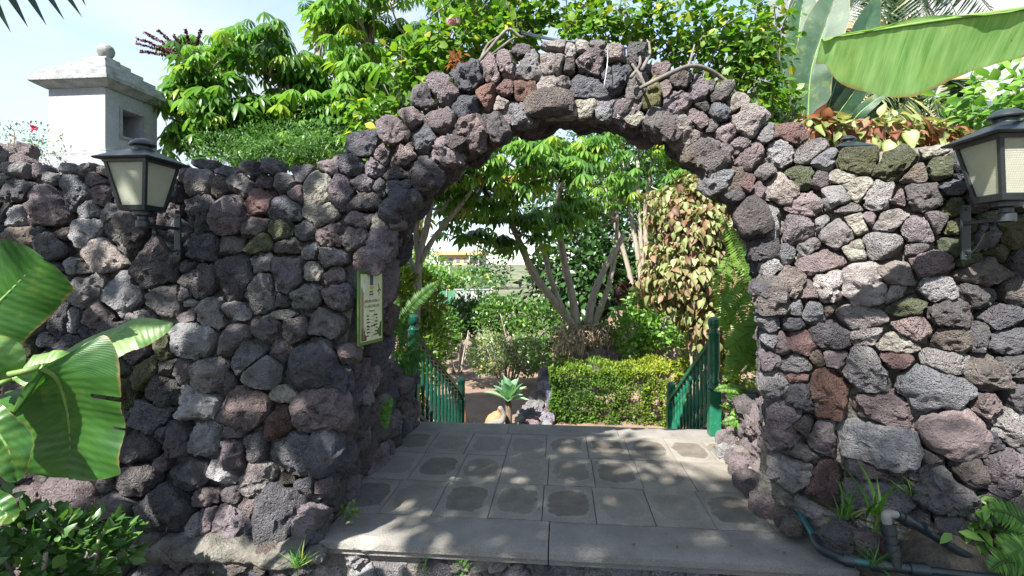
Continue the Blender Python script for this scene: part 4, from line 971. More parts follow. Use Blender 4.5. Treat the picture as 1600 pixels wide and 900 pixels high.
tub("elbow", [pA.lerp(pB, 0.80), pB, pB.lerp(pC, 0.55) + Vector((0, -0.004, 0)), pC, pC.lerp(pD, 0.12)], [0.024, 0.022, 0.021, 0.022, 0.024], M["pipe_black"], 12, 16)
tub("coupling", [pC.lerp(pD, 0.02), pC.lerp(pD, 0.22)], 0.029, M["pipe_black"])
tub("pipe", [pC.lerp(pD, 0.2), pD], 0.0155, M["pipe"])
tub("coupling", [pD.lerp(pC, 0.48), pD.lerp(pC, 0.16)], 0.030, M["pipe_black"])
tub("tee", [pD.lerp(pC, 0.2), pD.lerp(pE, 0.25)], 0.024, M["pipe_black"])
tub("coupling", [pD.lerp(pE, 0.2), pD.lerp(pE, 0.5)], 0.030, M["pipe_black"])
tub("pipe", [pD.lerp(pE, 0.45), pD.lerp(pE, 1.6)], 0.0165, M["pipe_black"])
q0 = pD; q1 = pD + Vector((-0.02, 0.03, 0.185))
tub("riser", [q0, q0.lerp(q1, 0.35)], 0.024, M["pipe_black"])
for a, b_, r_ in ((0.28, 0.52, 0.031), (0.56, 0.72, 0.028), (0.74, 0.97, 0.031)):
    tub("coupling", [q0.lerp(q1, a), q0.lerp(q1, b_)], r_, M["pipe_black"])
tub("riser", [q0.lerp(q1, 0.5), q0.lerp(q1, 0.8)], 0.024, M["pipe_black"])
v1 = q1 + Vector((0.0, 0.0, 0.035))
tub("valve", [q0.lerp(q1, 0.95), v1, v1 + Vector((0.045, 0.0, 0.0))], [0.020, 0.021, 0.016], M["valve"], 12, 10)
e1 = zz(1535, 880, 0.15)
tub("hose", [v1 + Vector((0.04, 0, 0)), v1.lerp(e1, 0.3) + Vector((0, 0, 0.02)), v1.lerp(e1, 0.7), e1], [0.024, 0.02, 0.018, 0.018], M["pipe_black"], 10, 24)
for t in (0.06, 0.30, 0.52):
    c0 = (v1 + Vector((0.04, 0, 0))).lerp(e1, t) + Vector((0, 0, 0.012 * math.sin(t * 3.14)))
    tub("coupling", [c0, c0.lerp(e1, 0.08)], 0.027, M["pipe_black"])
# thin cable on the right wall
cb = root("cable", "thin dark cable running along the far right of the wall", "cable", WY(1530, 545, 2.7))
V, Fc = tube(smooth_path([WY(1520, 540, 2.73), WY(1545, 549, 2.69), WY(1600, 556, 2.68), WY(1680, 560, 2.7)], 16), 0.008, 8)
MB().add(V.tolist(), [tuple(dict.fromkeys(f)) for f in Fc.tolist()]).build("cable_run", M["pipe_black"], cb, smooth=True)
cb = root("cable", "black cable strung along the crown of the stone arch", "cable", WY(880, 63, 3.2))
for k, dz in enumerate((0.0, 0.012)):
    V, Fc = tube(smooth_path([WY(815, 52, 3.35) + Vector((0, 0, dz)), WY(850, 60 - 2 * k, 3.2), WY(900, 66, 3.1), WY(945, 72, 3.0), WY(990, 76, 3.05)], 24), 0.006, 7)
    MB().add(V.tolist(), [tuple(dict.fromkeys(f)) for f in Fc.tolist()]).build("wire", M["pipe_black"], cb, smooth=True)
V, Fc = tube(smooth_path([WY(950, 68, 2.96), WY(949, 100, 2.885), WY(943, 140, 2.87)], 10), 0.0025, 6)
MB().add(V.tolist(), [tuple(dict.fromkeys(f)) for f in Fc.tolist()]).build("wire", M["zinc"], cb, smooth=True)
cb = root("cable", "black cable lying on top of the right wall", "cable", WY(1290, 236, 3.4))
V, Fc = tube(smooth_path([WY(1262, 228, 3.35), WY(1290, 237, 3.3), WY(1330, 240, 3.25), WY(1370, 236, 3.3)], 16), 0.007, 7)
MB().add(V.tolist(), [tuple(dict.fromkeys(f)) for f in Fc.tolist()]).build("cable_run", M["pipe_black"], cb, smooth=True)

# ================================================================ loose rocks
def boulder_mesh(name, a, b, c, rg_, D=None):
    s = [0, 0, a, b, rg_.uniform(-0.5, 0.5), "g"]
    return stone_mesh(name, s, [], rg_, c, (Vector((1, 0, 0)), Vector((0, 1, 0)), Vector((0, 0, 1))), 0.0)
rk = root("rock_border", "curved border of small mortared rocks between the paving and right wall", "rock border", (1.45, 3.6, 0))
for e in """310 310 170 130 t;270 410 140 150 p;500 400 210 140 t;350 510 200 140 p;480 500 120 130 g;430 580 190 120 p;510 690 270 230 p;730 620 260 190 d;580 580 100 80 r;200 210 150 130 t;280 160 130 110 t;680 850 150 90 b;620 720 150 120 d;400 300 120 100 p;160 280 120 110 l;150 170 100 90 l;240 330 120 110 p;640 790 160 110 b;560 480 130 120 g;650 560 150 120 p""".split(";"):
    x, y, w_, h_, c = e.split(); px, py = 1100 + float(x) / 5, 640 + float(y) / 5
    zc = 0.06 + 0.06 * sm(1200, 1260, px)
    p = WZ(px, py + 6, zc); d = p.y
    a = float(w_) / 10 * d / F; b = a * 0.95; c_ = float(h_) / 10 * d / F
    me = boulder_mesh("stone", a * 1.05, b, c_ * 0.95, rg)
    t = TONE[c]; put("stone", me, M["rock"], rk, p, color=t)
def loose(label, px, py, w_, h_, tone, z):
    p = WZ(px, py, z); d = p.y
    me = boulder_mesh("loose_rock", w_ / 2 * d / F, w_ / 2 * d / F * 0.8, h_ / 2 * d / F, rg)
    o = put("loose_rock", me, M["rock"], None, p, color=TONE[tone]); o["label"] = label; o["category"] = "rock"; o["group"] = "loose rocks by the pipe"
loose("largest loose grey rock beside the bend of the teal pipe", 1310, 832, 46, 34, "g", 0.16)
loose("purple-brown loose rock in the middle of three by the pipe", 1354, 838, 32, 32, "p", 0.2)
loose("small round reddish rock touching the pipe riser", 1382, 845, 22, 24, "r", 0.18)

# ================================================================ things in the garden below
def at_garden(px, py, d): return W(px, py, d)
clay = paint_mat("terracotta", (0.42, 0.16, 0.08), 0.75, None, 0, 8)
pj = W(768, 648, 7.6)
jar = root("clay_jar", "broken terracotta jar lying tilted beside the agave", "jar", (pj.x, pj.y, -1.0))
prof_o = [(0.05, 0.0), (0.10, 0.02), (0.155, 0.12), (0.165, 0.22), (0.13, 0.33), (0.085, 0.39), (0.105, 0.43), (0.095, 0.43), (0.075, 0.39), (0.115, 0.32), (0.148, 0.22), (0.138, 0.12), (0.07, 0.035), (0.003, 0.03)]
MB().lathe([(r_ * 0.78, z_ * 0.78) for r_, z_ in prof_o], (0, 0, 0), 20).xf(Matrix.Translation((pj.x - 0.05, pj.y, pj.z - 0.22)) @ Matrix.Rotation(rad(38), 4, "Y")).build("body", clay, jar, angle=50)
MB().box((pj.x - 0.02, pj.y, (pj.z - 0.24 - 1.0) / 2), (0.16, 0.16, (pj.z - 0.24 + 1.0) / 2)).build("stone_base", M["soil"], jar, bevel=0.03)
pw = W(778, 658, 7.35)
wb = root("stone_ornament", "pale stone ornament with an upright neck in front of the clay jar", "ornament", (pw.x, pw.y, -1.0))
mbw = MB()
V, Fc = tube(smooth_path([pw + Vector((-0.16, 0, -0.05)), pw + Vector((-0.05, 0, -0.02)), pw + Vector((0.05, 0, 0.0)), pw + Vector((0.085, 0, 0.09)), pw + Vector((0.04, 0, 0.18)), pw + Vector((0.0, 0, 0.185))], 24), [0.012, 0.045, 0.055, 0.04, 0.03, 0.038, 0.012], 12)
mbw.add(V.tolist(), [tuple(dict.fromkeys(f)) for f in Fc.tolist()]); mbw.build("body", M["slab"], wb, smooth=True)
MB().box((pw.x - 0.02, pw.y, (pw.z - 0.07 - 1.0) / 2), (0.13, 0.09, (pw.z - 0.07 + 1.0) / 2)).build("pedestal", M["slab"], wb, bevel=0.01)

# rock edging along the path in front of the hedge
re_ = root("rock_edging", "sloping edge of small purple-grey rocks at the left end of the hedge", "rock edging", W(840, 640, 8.2))
for k in range(80):
    t = rg.uniform(0, 1) ** 0.7; d = 8.0 + 1.6 * (1 - t)
    px = 858 - 20 * t + rg.uniform(-1, 1) * (5 + 19 * t); py = 578 + 88 * t + rg.uniform(-6, 6)
    p = W(px, py, d + rg.uniform(-0.1, 0.15)); s_ = rg.uniform(0.07, 0.13)
    put("stone", boulder_mesh("stone", s_, s_ * 0.9, s_ * 0.75, rg), M["rock"], re_, p, color=[x * rg.uniform(1.0, 1.4) for x in TONE["pgl"[k % 3]]])
pb = W(928, 560, 9.7)
bo = put("boulder", boulder_mesh("boulder", 0.42, 0.34, 0.26, rg), M["rock"], None, (pb.x, pb.y - 0.2, pb.z + 0.06), color=TONE["p"])
bo["label"] = "rounded purple-grey lava boulder just above the clipped hedge"; bo["category"] = "boulder"

# ================================================================ far buildings
M["ochre"] = simple_rough("ochre_wall", (0.50, 0.30, 0.15), (0.58, 0.36, 0.19), 0.4, 0.01, 0.9, 5)
M["pink"] = simple_rough("pink_wall", (0.52, 0.40, 0.36), (0.60, 0.47, 0.42), 0.4, 0.01, 0.9, 5)
M["terra"] = simple_rough("terracotta_roof", (0.52, 0.24, 0.13), (0.62, 0.32, 0.18), 0.8, 0.02, 0.9, 6)
M["pane"] = paint_mat("window_pane", (0.10, 0.13, 0.17), 0.15)
YH = 150
def hp(px, py, dy=0): return WY(px, py, YH + dy)
h0 = hp(668, 425)
hs = root("far_house", "distant pink and ochre house with flat terracotta roof on the hillside", "house", (h0.x + 8, YH + 4, h0.z))
def hbox(nm, px0, px1, py0, py1, y0, y1, mat, par):
    a, b_ = hp(px0, py0), hp(px1, py1)
    return MB().box(((a.x + b_.x) / 2, YH + (y0 + y1) / 2, (a.z + b_.z) / 2), (abs(b_.x - a.x) / 2, (y1 - y0) / 2, abs(a.z - b_.z) / 2)).build(nm, mat, par)
hbox("wall", 682, 709, 398.5, 426, 0, 10, M["pink"], hs)
hbox("wall", 709.2, 733, 398.5, 426, -0.4, 10, M["ochre"], hs)
hbox("wall", 733.2, 752, 399.5, 426, 0.6, 10, M["pink"], hs)
hbox("roof", 678, 756, 393, 398.4, -1.6, 11, M["terra"], hs)
for px0, px1, y0 in ((703, 707, 0), (713.5, 718.5, -0.4), (725, 729, -0.4), (739, 743, 0.6), (690, 693, 0)):
    wd = hbox("window", px0 - 0.5, px1 + 0.5, 402.5, 410.5, y0 - 0.1, y0 + 0.2, M["white"], hs)
    hbox("pane", px0, px1, 403, 410, y0 - 0.16, y0 - 0.105, M["pane"], wd)
for px0 in (684.5, 734, 748):
    hbox("column", px0, px0 + 1.6, 398.6, 420, -1.4, -1.0, M["white"], hs)
a = WY(712, 478, 30); b_ = WY(770, 456, 30)
wl = root("white_wall", "bright white low wall beyond the garden shrubs", "wall", ((a.x + b_.x) / 2, 30, -1))
MB().box(((a.x + b_.x) / 2, 30, -0.45), ((b_.x - a.x) / 2, 0.15, 0.62)).build("wall", M["white"], wl, bevel=0.03)
MB().box(((a.x + b_.x) / 2, 30, 0.20), ((b_.x - a.x) / 2 + 0.05, 0.2, 0.028)).build("coping", M["white_old"], wl)
a = WY(684, 478, 29); b_ = WY(713, 454, 29)
gf = root("garden_fence", "green screened garden fence panel left of the white wall", "fence", ((a.x + b_.x) / 2, 29, -1))
MB().box(((a.x + b_.x) / 2, 29, -0.4), ((b_.x - a.x) / 2, 0.02, 0.55)).build("screen", flat("green_screen", (0.05, 0.16, 0.10)), gf)
for x in (a.x, (a.x + b_.x) / 2, b_.x): MB().lathe([(0.03, 0), (0.03, 1.25), (0.002, 1.27)], (x, 28.95, -1.0), 8).build("post", M["zinc"], gf)
# white building at upper right, behind the palms
bw = root("white_building", "white building behind the palms at the upper right", "building", (9, 17, -1))
a = WY(1243, 0, 16)
MB().box((a.x + 3.4, 20.0, 4.6), (3.6, 4.0, 5.6)).build("wall", M["white"], bw)
prb = MB(); prb.box((a.x + 3.4, 15.9, 8.6), (3.75, 0.12, 0.12)); prb.build("cornice", M["terra"], bw)
for kx in (1.0, 3.2, 5.4):
    for kz in (2.6, 5.6):
        wd = MB().box((a.x + kx, 15.97, kz), (0.5, 0.05, 0.75)).build("window", M["white_old"], bw)
        MB().box((a.x + kx, 15.905, kz), (0.42, 0.012, 0.67)).build("pane", M["pane"], wd)
# ================================================================ foliage helpers
def unit(a): return a / (np.linalg.norm(a, axis=-1, keepdims=True) + 1e-9)
def leaf_tmpl(Lg=1.0, Wd=0.4, seg=2, fold=0.18, droop=0.15, tip=0.5, wpos=0.4):
    """leaf along +Y, normal +Z"""
    V = []; Fc = []
    ts = np.linspace(0, 1, seg + 1)
    for t in ts:
        w_ = Wd / 2 * max(math.sin(math.pi * t ** (math.log(0.5) / math.log(wpos))) if 0 < t < 1 else 0, 0.04 if t == 0 else 0.02)
        z = -droop * t * t * Lg
        V += [(-w_, t * Lg, z + fold * w_), (0, t * Lg, z), (w_, t * Lg, z + fold * w_)]
    for i in range(seg):
        a = i * 3
        Fc += [(a, a + 1, a + 4, a + 3), (a + 1, a + 2, a + 5, a + 4)]
    return np.array(V), np.array(Fc)
def scatter(tm, pos, dirs, ups, sc, tint, rng_=rng):
    TV, TF = tm[0], tm[1]; n = len(pos); k = len(TV)
    y = unit(dirs); z = ups - y * np.sum(ups * y, 1, keepdims=True); z = unit(z); x = np.cross(y, z)
    sc = np.broadcast_to(sc, (n,))
    V = pos[:, None, :] + sc[:, None, None] * (TV[None, :, 0:1] * x[:, None] + TV[None, :, 1:2] * y[:, None] + TV[None, :, 2:3] * z[:, None])
    Fc = TF[None] + (np.arange(n) * k)[:, None, None]
    T = np.repeat(tint, k)
    if len(tm) > 2: T = np.clip(T + np.tile(tm[2], n), 0, 1)
    return V.reshape(-1, 3), Fc.reshape(-1, TF.shape[1]), T
def cat(parts):
    V, Fc, T = [], [], []; o = 0
    for v, f, t in parts:
        V.append(v); Fc.append(f + o); T.append(t); o += len(v)
    return np.vstack(V), np.vstack(Fc), np.concatenate(T)
def ball(n, g): return unit(g.normal(size=(n, 3)))
def blob_points(n, c, r, g, shell=0.45, lump=0.35, freq=1.7):
    """points in an uneven ellipsoid, more of them near the surface, with clumps and gaps"""
    d = ball(n, g); rr = g.uniform(shell ** 3, 1, n) ** (1 / 3)
    f = np.array([1 + lump * noise.noise(Vector(v) * freq + Vector(c)) + 0.18 * noise.noise(Vector(v) * freq * 3.1 + Vector(c)) for v in d])
    return np.array(tuple(c)) + d * (rr * f)[:, None] * np.array(r), d
def foliage(name, par, mat, parts):
    V, Fc, T = cat(parts)
    return put(name, npmesh(name, V, Fc, T), mat, par, kind="stuff")
def leaves_blob(c, r, n, size, g, tm, up=0.5, droop=0.0, shell=0.45, tint=(0.5, 0.25), lump=0.35, jit=0.5, freq=1.7, yellow=0.03):
    P, d = blob_points(n, c, r, g, shell, lump, freq)
    dr = unit(d * 0.8 + g.normal(size=(n, 3)) * jit + np.array([0, 0, up - droop]))
    ups = unit(np.array([0, 0, 1.0]) + d * 0.7 + g.normal(size=(n, 3)) * 0.35)
    t = np.clip(g.normal(tint[0], tint[1], n) + 0.18 * d[:, 2] * 0, 0, 0.97); t[g.random(n) < yellow] = 1.0
    return scatter(tm, P, dr, ups, size * g.uniform(0.5, 1.38, n), t)

LF_SMALL = leaf_tmpl(1, 0.5, 2, 0.25, 0.12)
LF_OVAL = leaf_tmpl(1, 0.55, 4, 0.2, 0.18)
LF_ROUND = leaf_tmpl(1, 0.8, 3, 0.15, 0.15, wpos=0.45)
_c = leaf_tmpl(1, 0.70, 5, 0.35, 0.4, wpos=0.42)
# copperleaf: green blade, copper rim
_V = []; _F = []; _D = []
for i in range(6):
    l, m_, r_ = _c[0][i * 3:i * 3 + 3]
    for t_, d_ in ((1, -0.42), (0.72, -0.05), (0, 0.08)): _V.append(m_ + (l - m_) * t_); _D.append(d_)
    for t_, d_ in ((0.72, -0.05), (1, -0.42)): _V.append(m_ + (r_ - m_) * t_); _D.append(d_)
for i in range(5):
    for j in range(4): _F.append((i * 5 + j, i * 5 + j + 1, i * 5 + j + 6, i * 5 + j + 5))
LF_COPPER = (np.array(_V), np.array(_F), np.array(_D))
LF_LONG = leaf_tmpl(1, 0.25, 3, 0.25, 0.3)
LF_BLADE = leaf_tmpl(1, 0.05, 4, 0.5, 0.5, wpos=0.3)

# umbrella-tree compound leaf: leaflets hanging round a hub, normal +Z
def scheff_tmpl(n=10, Lf=0.215, Wf=0.060, dr=0.62):
    parts = []
    tm = leaf_tmpl(1, Wf / Lf, 3, 0.28, 0.30, wpos=0.55)
    a = np.linspace(0, 2 * math.pi, n, endpoint=False) + 0.2
    d = np.stack([np.cos(a), np.sin(a), np.full(n, -dr)], 1)
    parts.append(scatter(tm, d * 0.02, d, np.tile([0, 0, 1.0], (n, 1)) + d * 0.2, np.linspace(0.8, 1.15, n) * Lf, np.zeros(n)))
    # petiole
    parts.append((np.array([(-0.004, 0, 0), (0.004, 0, 0), (0.004, 0, -0.22), (-0.004, 0, -0.22), (0, -0.004, 0), (0, 0.004, 0), (0, 0.004, -0.22), (0, -0.004, -0.22)]), np.array([(0, 1, 2, 3), (4, 5, 6, 7)]), np.zeros(8)))
    v, f, t = cat(parts); return v, f
SCH = scheff_tmpl()
def rosettes(tips, g, size=1.0, per=9, tint=(0.5, 0.2), yellow=0.03):
    P, D, U, S, T = [], [], [], [], []
    for tp, ax in tips:
        for k in range(per):
            az = k * 2.399 + g.uniform(0, 0.5); el = rad(g.uniform(-15, 70))
            d = np.array([math.cos(az) * math.cos(el), math.sin(az) * math.cos(el), math.sin(el)]) + np.array(ax) * 0.35
            d = d / np.linalg.norm(d)
            L_ = g.uniform(0.16, 0.30) * size
            P.append(np.array(tp) + d * L_)
            U.append(d * 0.55 + np.array([0, 0, 0.75]) + g.normal(size=3) * 0.28)
            D.append(np.array([math.cos(az + 0.3), math.sin(az + 0.3), 0]) + g.normal(size=3) * 0.1)
            S.append(size * g.uniform(0.5, 1.22)); T.append(1.0 if g.random() < yellow else float(np.clip(g.normal(*tint), 0, 0.95)))
    return scatter(SCH, np.array(P), np.array(D), np.array(U), np.array(S), np.array(T))
def umbrella_tree(label, base, stems, blobs, size, seed, per=7, tint=(0.5, 0.26), group="umbrella trees", branches=True, extra=None, yellow=0.02, sphere_stems=None):
    """stems: list of (points, r0, r1); blobs: (centre, radii, n tips)"""
    g = np.random.default_rng(seed)
    r = root("umbrella_tree", label, "tree", base, group)
    paths = [(smooth_path(p, 16), [a, (a + b) / 2, b], 9) for p, a, b in stems]
    ends = np.array([tuple(p[-1]) for p, a, b in stems] + [tuple(Vector(p[-1]).lerp(Vector(p[-2]), 0.5)) for p, a, b in stems])
    tips = []
    for c, rr, n in blobs:
        P, d = blob_points(n, Vector(c), rr, g, 0.3, 0.25)
        for p, dv in zip(P, d):
            tips.append((p, (dv[0] * 0.8, dv[1] * 0.8, max(dv[2], -0.2) + 0.4)))
            k = np.argmin(np.linalg.norm(ends - p, axis=1) + (ends[:, 2] > p[2]) * 0.4)
            if branches and np.linalg.norm(ends[k] - p) < 1.9:
                e = ends[k]; mid = (e + p) / 2 + np.array([0, 0, -0.08]) + g.normal(size=3) * 0.05
                paths.append((smooth_path([e, mid, p], 6), [0.022, 0.014, 0.010], 6))
    put("trunk", tubes_mesh("trunk", paths), M["bark"], r)
    foliage("crown", r, M["lf_scheff"], [rosettes(tips, g, size, per, tint, yellow)])
    return r
def shrub(name, label, cat_, c, r, n, size, mat, tm, seed, group=None, up=0.4, droop=0, tint=(0.5, 0.25), stems=5, ground=-1.0, lump=0.35, shell=0.45, yellow=0.03, blobs=None, freq=1.7, jit=0.5):
    g = np.random.default_rng(seed); c = Vector(c)
    rt = root(name, label, cat_, (c.x, c.y, ground), group)
    parts = []
    for cc, rr, nn in (blobs or [(c, r, n)]):
        parts.append(leaves_blob(Vector(cc), rr, nn, size, g, tm, up, droop, shell, tint, lump, jit, freq, yellow))
    foliage("foliage", rt, mat, parts)
    if stems:
        paths = []
        for k in range(stems):
            a = g.uniform(0, 6.28); b = Vector((c.x + 0.12 * r[0] * math.cos(a), c.y + 0.12 * r[1] * math.sin(a), ground - 0.05))
            t = Vector((c.x + 0.55 * r[0] * math.cos(a), c.y + 0.5 * r[1] * math.sin(a), c.z + 0.3 * r[2]))
            paths.append((smooth_path([b, b.lerp(t, 0.5) + Vector((g.normal() * 0.04, g.normal() * 0.04, 0)), t], 8), [0.028, 0.018, 0.008], 6))
        put("stems", tubes_mesh("stems", paths), M["bark"], rt)
    return rt

def frond(pts, Lmax, wid, n, g, droop=0.25, fwd=0.45, prof=None, tint=(0.5, 0.2), tm=None, nrm=(0, 0, 1)):
    """feather leaf: returns (leaflet part, midrib path)"""
    P = smooth_path(pts, n); T = np.gradient(P, axis=0); T = unit(T)
    nn = np.tile(np.array(nrm, dtype=float), (n, 1)); S = unit(np.cross(T, nn)); Nn = np.cross(S, T)
    t = np.linspace(0, 1, n)
    pr = prof(t) if prof else np.clip(np.sin(np.pi * np.clip(t * 0.9 + 0.1, 0, 1)) ** 0.7, 0.08, 1)
    pos, dr, ups, sc = [], [], [], []
    for s_ in (-1, 1):
        d = S * s_ + T * fwd - Nn * droop * g.uniform(0.6, 1.4, (n, 1)) + g.normal(size=(n, 3)) * 0.05
        pos.append(P); dr.append(d); ups.append(Nn + g.normal(size=(n, 3)) * 0.1); sc.append(pr * Lmax * g.uniform(0.9, 1.1, n))
    tm = tm or leaf_tmpl(1, wid, 2, 0.2, 0.15, wpos=0.35)
    m = 2 * n
    return scatter(tm, np.vstack(pos), np.vstack(dr), np.vstack(ups), np.concatenate(sc), np.clip(g.normal(tint[0], tint[1], m), 0, 0.97)), P
def frond_obj(name, par, mat, pts, Lmax, wid, n, g, rib=0.004, rmat=None, **k):
    (V, Fc, T), P = frond(pts, Lmax, wid, n, g, **k)
    o = put(name, npmesh(name, V, Fc, T), mat, par)
    Vt, Ft = tube(P, [rib, rib * 0.4], 5)
    put("midrib", npmesh("midrib", Vt, Ft, np.full(len(Vt), 0.7)), rmat or mat, o)
    return o

def banana_mat(name, dark, lightc, trans, gloss=0.3, tearcol=None, backglow=(1.35, 1.5, 0.6)):
    m, nt, b, o = newmat(name)
    uv = N(nt, "ShaderNodeUVMap"); uv.uv_map = "UVMap"
    sx = N(nt, "ShaderNodeSeparateXYZ"); nt.links.new(uv.outputs["UV"], sx.inputs[0])
    av = math_(nt, "ABSOLUTE", sx.outputs[1])
    veinc = math_(nt, "SUBTRACT", sx.outputs[0], math_(nt, "MULTIPLY", av, 0.06))
    cmb = N(nt, "ShaderNodeCombineXYZ"); nt.links.new(math_(nt, "MULTIPLY", veinc, 90.0), cmb.inputs[0]); nt.links.new(math_(nt, "MULTIPLY", sx.outputs[1], 1.2), cmb.inputs[1])
    n1 = noisetex(nt, cmb.outputs[0], 1.0, 3, 0.6)
    cmb2 = N(nt, "ShaderNodeCombineXYZ"); nt.links.new(math_(nt, "MULTIPLY", veinc, 14.0), cmb2.inputs[0]); nt.links.new(math_(nt, "MULTIPLY", sx.outputs[1], 1.5), cmb2.inputs[1])
    n2 = noisetex(nt, cmb2.outputs[0], 1.0, 4, 0.55)
    f = math_(nt, "ADD", math_(nt, "MULTIPLY", n1, 0.45), math_(nt, "MULTIPLY", n2, 0.55))
    c = mixcol(nt, ramp(nt, f, (0.36, 0.0), (0.64, 1.0)), dark, lightc)
    tco = N(nt, "ShaderNodeTexCoord"); n5 = noisetex(nt, tco.outputs["Object"], 9, 5, 0.65); n6 = noisetex(nt, tco.outputs["Object"], 45, 3, 0.6)
    edge = ramp(nt, math_(nt, "ADD", av, math_(nt, "MULTIPLY", math_(nt, "SUBTRACT", n5, 0.5), 0.25)), (0.95, 0.0), (1.02, 0.85))
    c = mixcol(nt, ramp(nt, n5, (0.55, 0.0), (0.75, 0.35)), c, (0.28, 0.33, 0.06))
    c = mixcol(nt, edge, c, (0.22, 0.15, 0.05))
    c = mixcol(nt, ramp(nt, n6, (0.70, 0.0), (0.76, 0.6)), c, (0.10, 0.075, 0.03))
    nt.links.new(c, b.inputs["Base Color"]); b.inputs["Roughness"].default_value = gloss; b.inputs["Specular IOR Level"].default_value = 0.5
    wv = N(nt, "ShaderNodeTexWave"); wv.inputs["Scale"].default_value = 70; wv.inputs["Distortion"].default_value = 1.5
    cm3 = N(nt, "ShaderNodeCombineXYZ"); nt.links.new(veinc, cm3.inputs[0]); nt.links.new(cm3.outputs[0], wv.inputs["Vector"])
    bump(nt, b, math_(nt, "ADD", math_(nt, "MULTIPLY", wv.outputs["Fac"], 0.6), n1), 0.22, 0.003)
    tr = N(nt, "ShaderNodeBsdfTranslucent"); nt.links.new(mixcol(nt, 1.0, c, backglow, "MULTIPLY"), tr.inputs["Color"])
    ms = N(nt, "ShaderNodeMixShader"); ms.inputs[0].default_value = trans
    nt.links.new(b.outputs[0], ms.inputs[1]); nt.links.new(tr.outputs[0], ms.inputs[2]); nt.links.new(ms.outputs[0], o.inputs["Surface"])
    return m
M["banana"] = banana_mat("banana_leaf", (0.022, 0.085, 0.015), (0.05, 0.15, 0.026), 0.36, 0.30)
M["banana_pale"] = banana_mat("pale_sheen_banana_leaf", (0.09, 0.22, 0.045), (0.24, 0.38, 0.14), 0.45, 0.32)  # paler copy of the banana leaf, its sunlit sheen put into the colour
M["strelitzia"] = banana_mat("strelitzia_leaf", (0.02, 0.058, 0.028), (0.04, 0.095, 0.05), 0.28, 0.45)
M["rib"] = paint_mat("leaf_midrib", (0.13, 0.23, 0.05), 0.5)
def banana_leaf(par, mid, hw, nrm, mat, seed=0, fold=(0.25, 0.25), droop=(0.15, 0.15), tears=(), n=64, nv=8, tip=0.35, base=0.10, ribr=0.0065, wave=0.012, half=(1, 1), name="leaf", blunt=0.0):
    """mid: midrib points base->tip; nrm: (normal at base, normal at tip) of the upper face; half: width factor of the two sides"""
    P = smooth_path(mid, n); T = unit(np.gradient(P, axis=0)); t = np.linspace(0, 1, n)
    n0, n1 = np.array(tuple(nrm[0]), float), np.array(tuple(nrm[1]), float)
    Nn = n0 * (1 - t[:, None]) + n1 * t[:, None]; S = unit(np.cross(T, Nn)); Nn = unit(np.cross(S, T))
    wf = np.clip((t / base), 0, 1) ** 0.6 * np.clip((1 - t) / tip, 0, 1) ** 0.55
    wf = np.clip(wf, 0.015 + blunt * (t > 0.5), 1)
    length = np.sum(np.linalg.norm(np.diff(P, axis=0), axis=1))
    rgx = np.random.default_rng(seed); ph = rgx.uniform(0, 6, 4)
    V, UV = [], []
    vs_ = np.linspace(-1, 1, 2 * nv + 1)
    for i in range(n):
        for v in vs_:
            k = 0 if v < 0 else 1; a = abs(v); w_ = hw * half[k] * wf[i]
            f = fold[k]
            und = wave * a * (math.sin(t[i] * 9 + ph[k]) + 0.6 * math.sin(t[i] * 21 + ph[k + 2])) + 0.0012 * math.sin(t[i] * length * 260)
            p = P[i] + S[i] * (np.sign(v) * a * w_ * math.cos(f)) + Nn[i] * (a * w_ * math.sin(f) - droop[k] * w_ * a * a + und) + T[i] * (0.22 * w_ * a)
            V.append(p); UV.append((t[i] * length, v))
    m = 2 * nv + 1; Fc = []
    cut = {}
    for (tt, sd__, v0) in tears: cut[(int(tt * (n - 1)), sd__)] = v0
    for i in range(n - 1):
        for j in range(m - 1):
            vm = (vs_[j] + vs_[j + 1]) / 2
            key = (i, -1 if vm < 0 else 1)
            if key in cut and abs(vm) > cut[key]: continue
            Fc.append((i * m + j, i * m + j + 1, (i + 1) * m + j + 1, (i + 1) * m + j))
    o = put(name, npmesh(name, np.array(V), np.array(Fc), uv=np.array(UV)), mat, par)
    Vt, Ft = tube(P - Nn * ribr * 0.55, np.array([ribr * 1.6, ribr, ribr * 0.25]), 8)
    put("midrib", npmesh("midrib", Vt, Ft), M["rib"], o)
    return o
# ================================================================ banana plant at the lower left
def stalk(par, pts, r_, name="petiole"):
    V, Fc = tube(smooth_path(pts, 14), r_, 8)
    return put(name, npmesh(name, V, Fc), M["rib"], par)
bl = root("banana_plant", "banana plant with broad green leaves at the left edge, in front of the wall", "banana plant", (-2.55, 1.45, -0.36))
heart = Vector((-2.45, 1.42, 0.75))
stalk(bl, [(-2.55, 1.45, -0.36), (-2.52, 1.44, 0.2), heart], [0.09, 0.075, 0.05], "stem")
# upright round-ended leaf
b0 = W(-75, 545, 1.75); banana_leaf(bl, [b0, W(-30, 500, 1.78), W(20, 450, 1.8), W(66, 402, 1.80)], 0.135, ((0.45, -0.75, 0.45), (0.5, -0.85, 0.2)), M["banana"], 1, (0.12, -0.05), (0.10, 0.25), tip=0.16, base=0.25, wave=0.006)
stalk(bl, [heart, heart.lerp(b0, 0.5) + Vector((0, 0, 0.05)), b0], [0.026, 0.016, 0.009])
# long leaf reaching right along the wall
b0 = W(20, 592, 1.85); banana_leaf(bl, [b0, W(80, 568, 1.9), W(150, 536, 1.98), W(215, 513, 2.04), W(270, 505, 2.08)], 0.10, ((0.1, -0.80, 0.60), (0.05, -0.75, 0.65)), M["banana_pale"], 2, (-0.15, 0.1), (0.10, 0.18), tip=0.30, base=0.12, half=(0.6, 1.1), wave=0.008)
stalk(bl, [heart, heart.lerp(b0, 0.5) + Vector((0, 0, 0.06)), b0], [0.026, 0.016, 0.009])
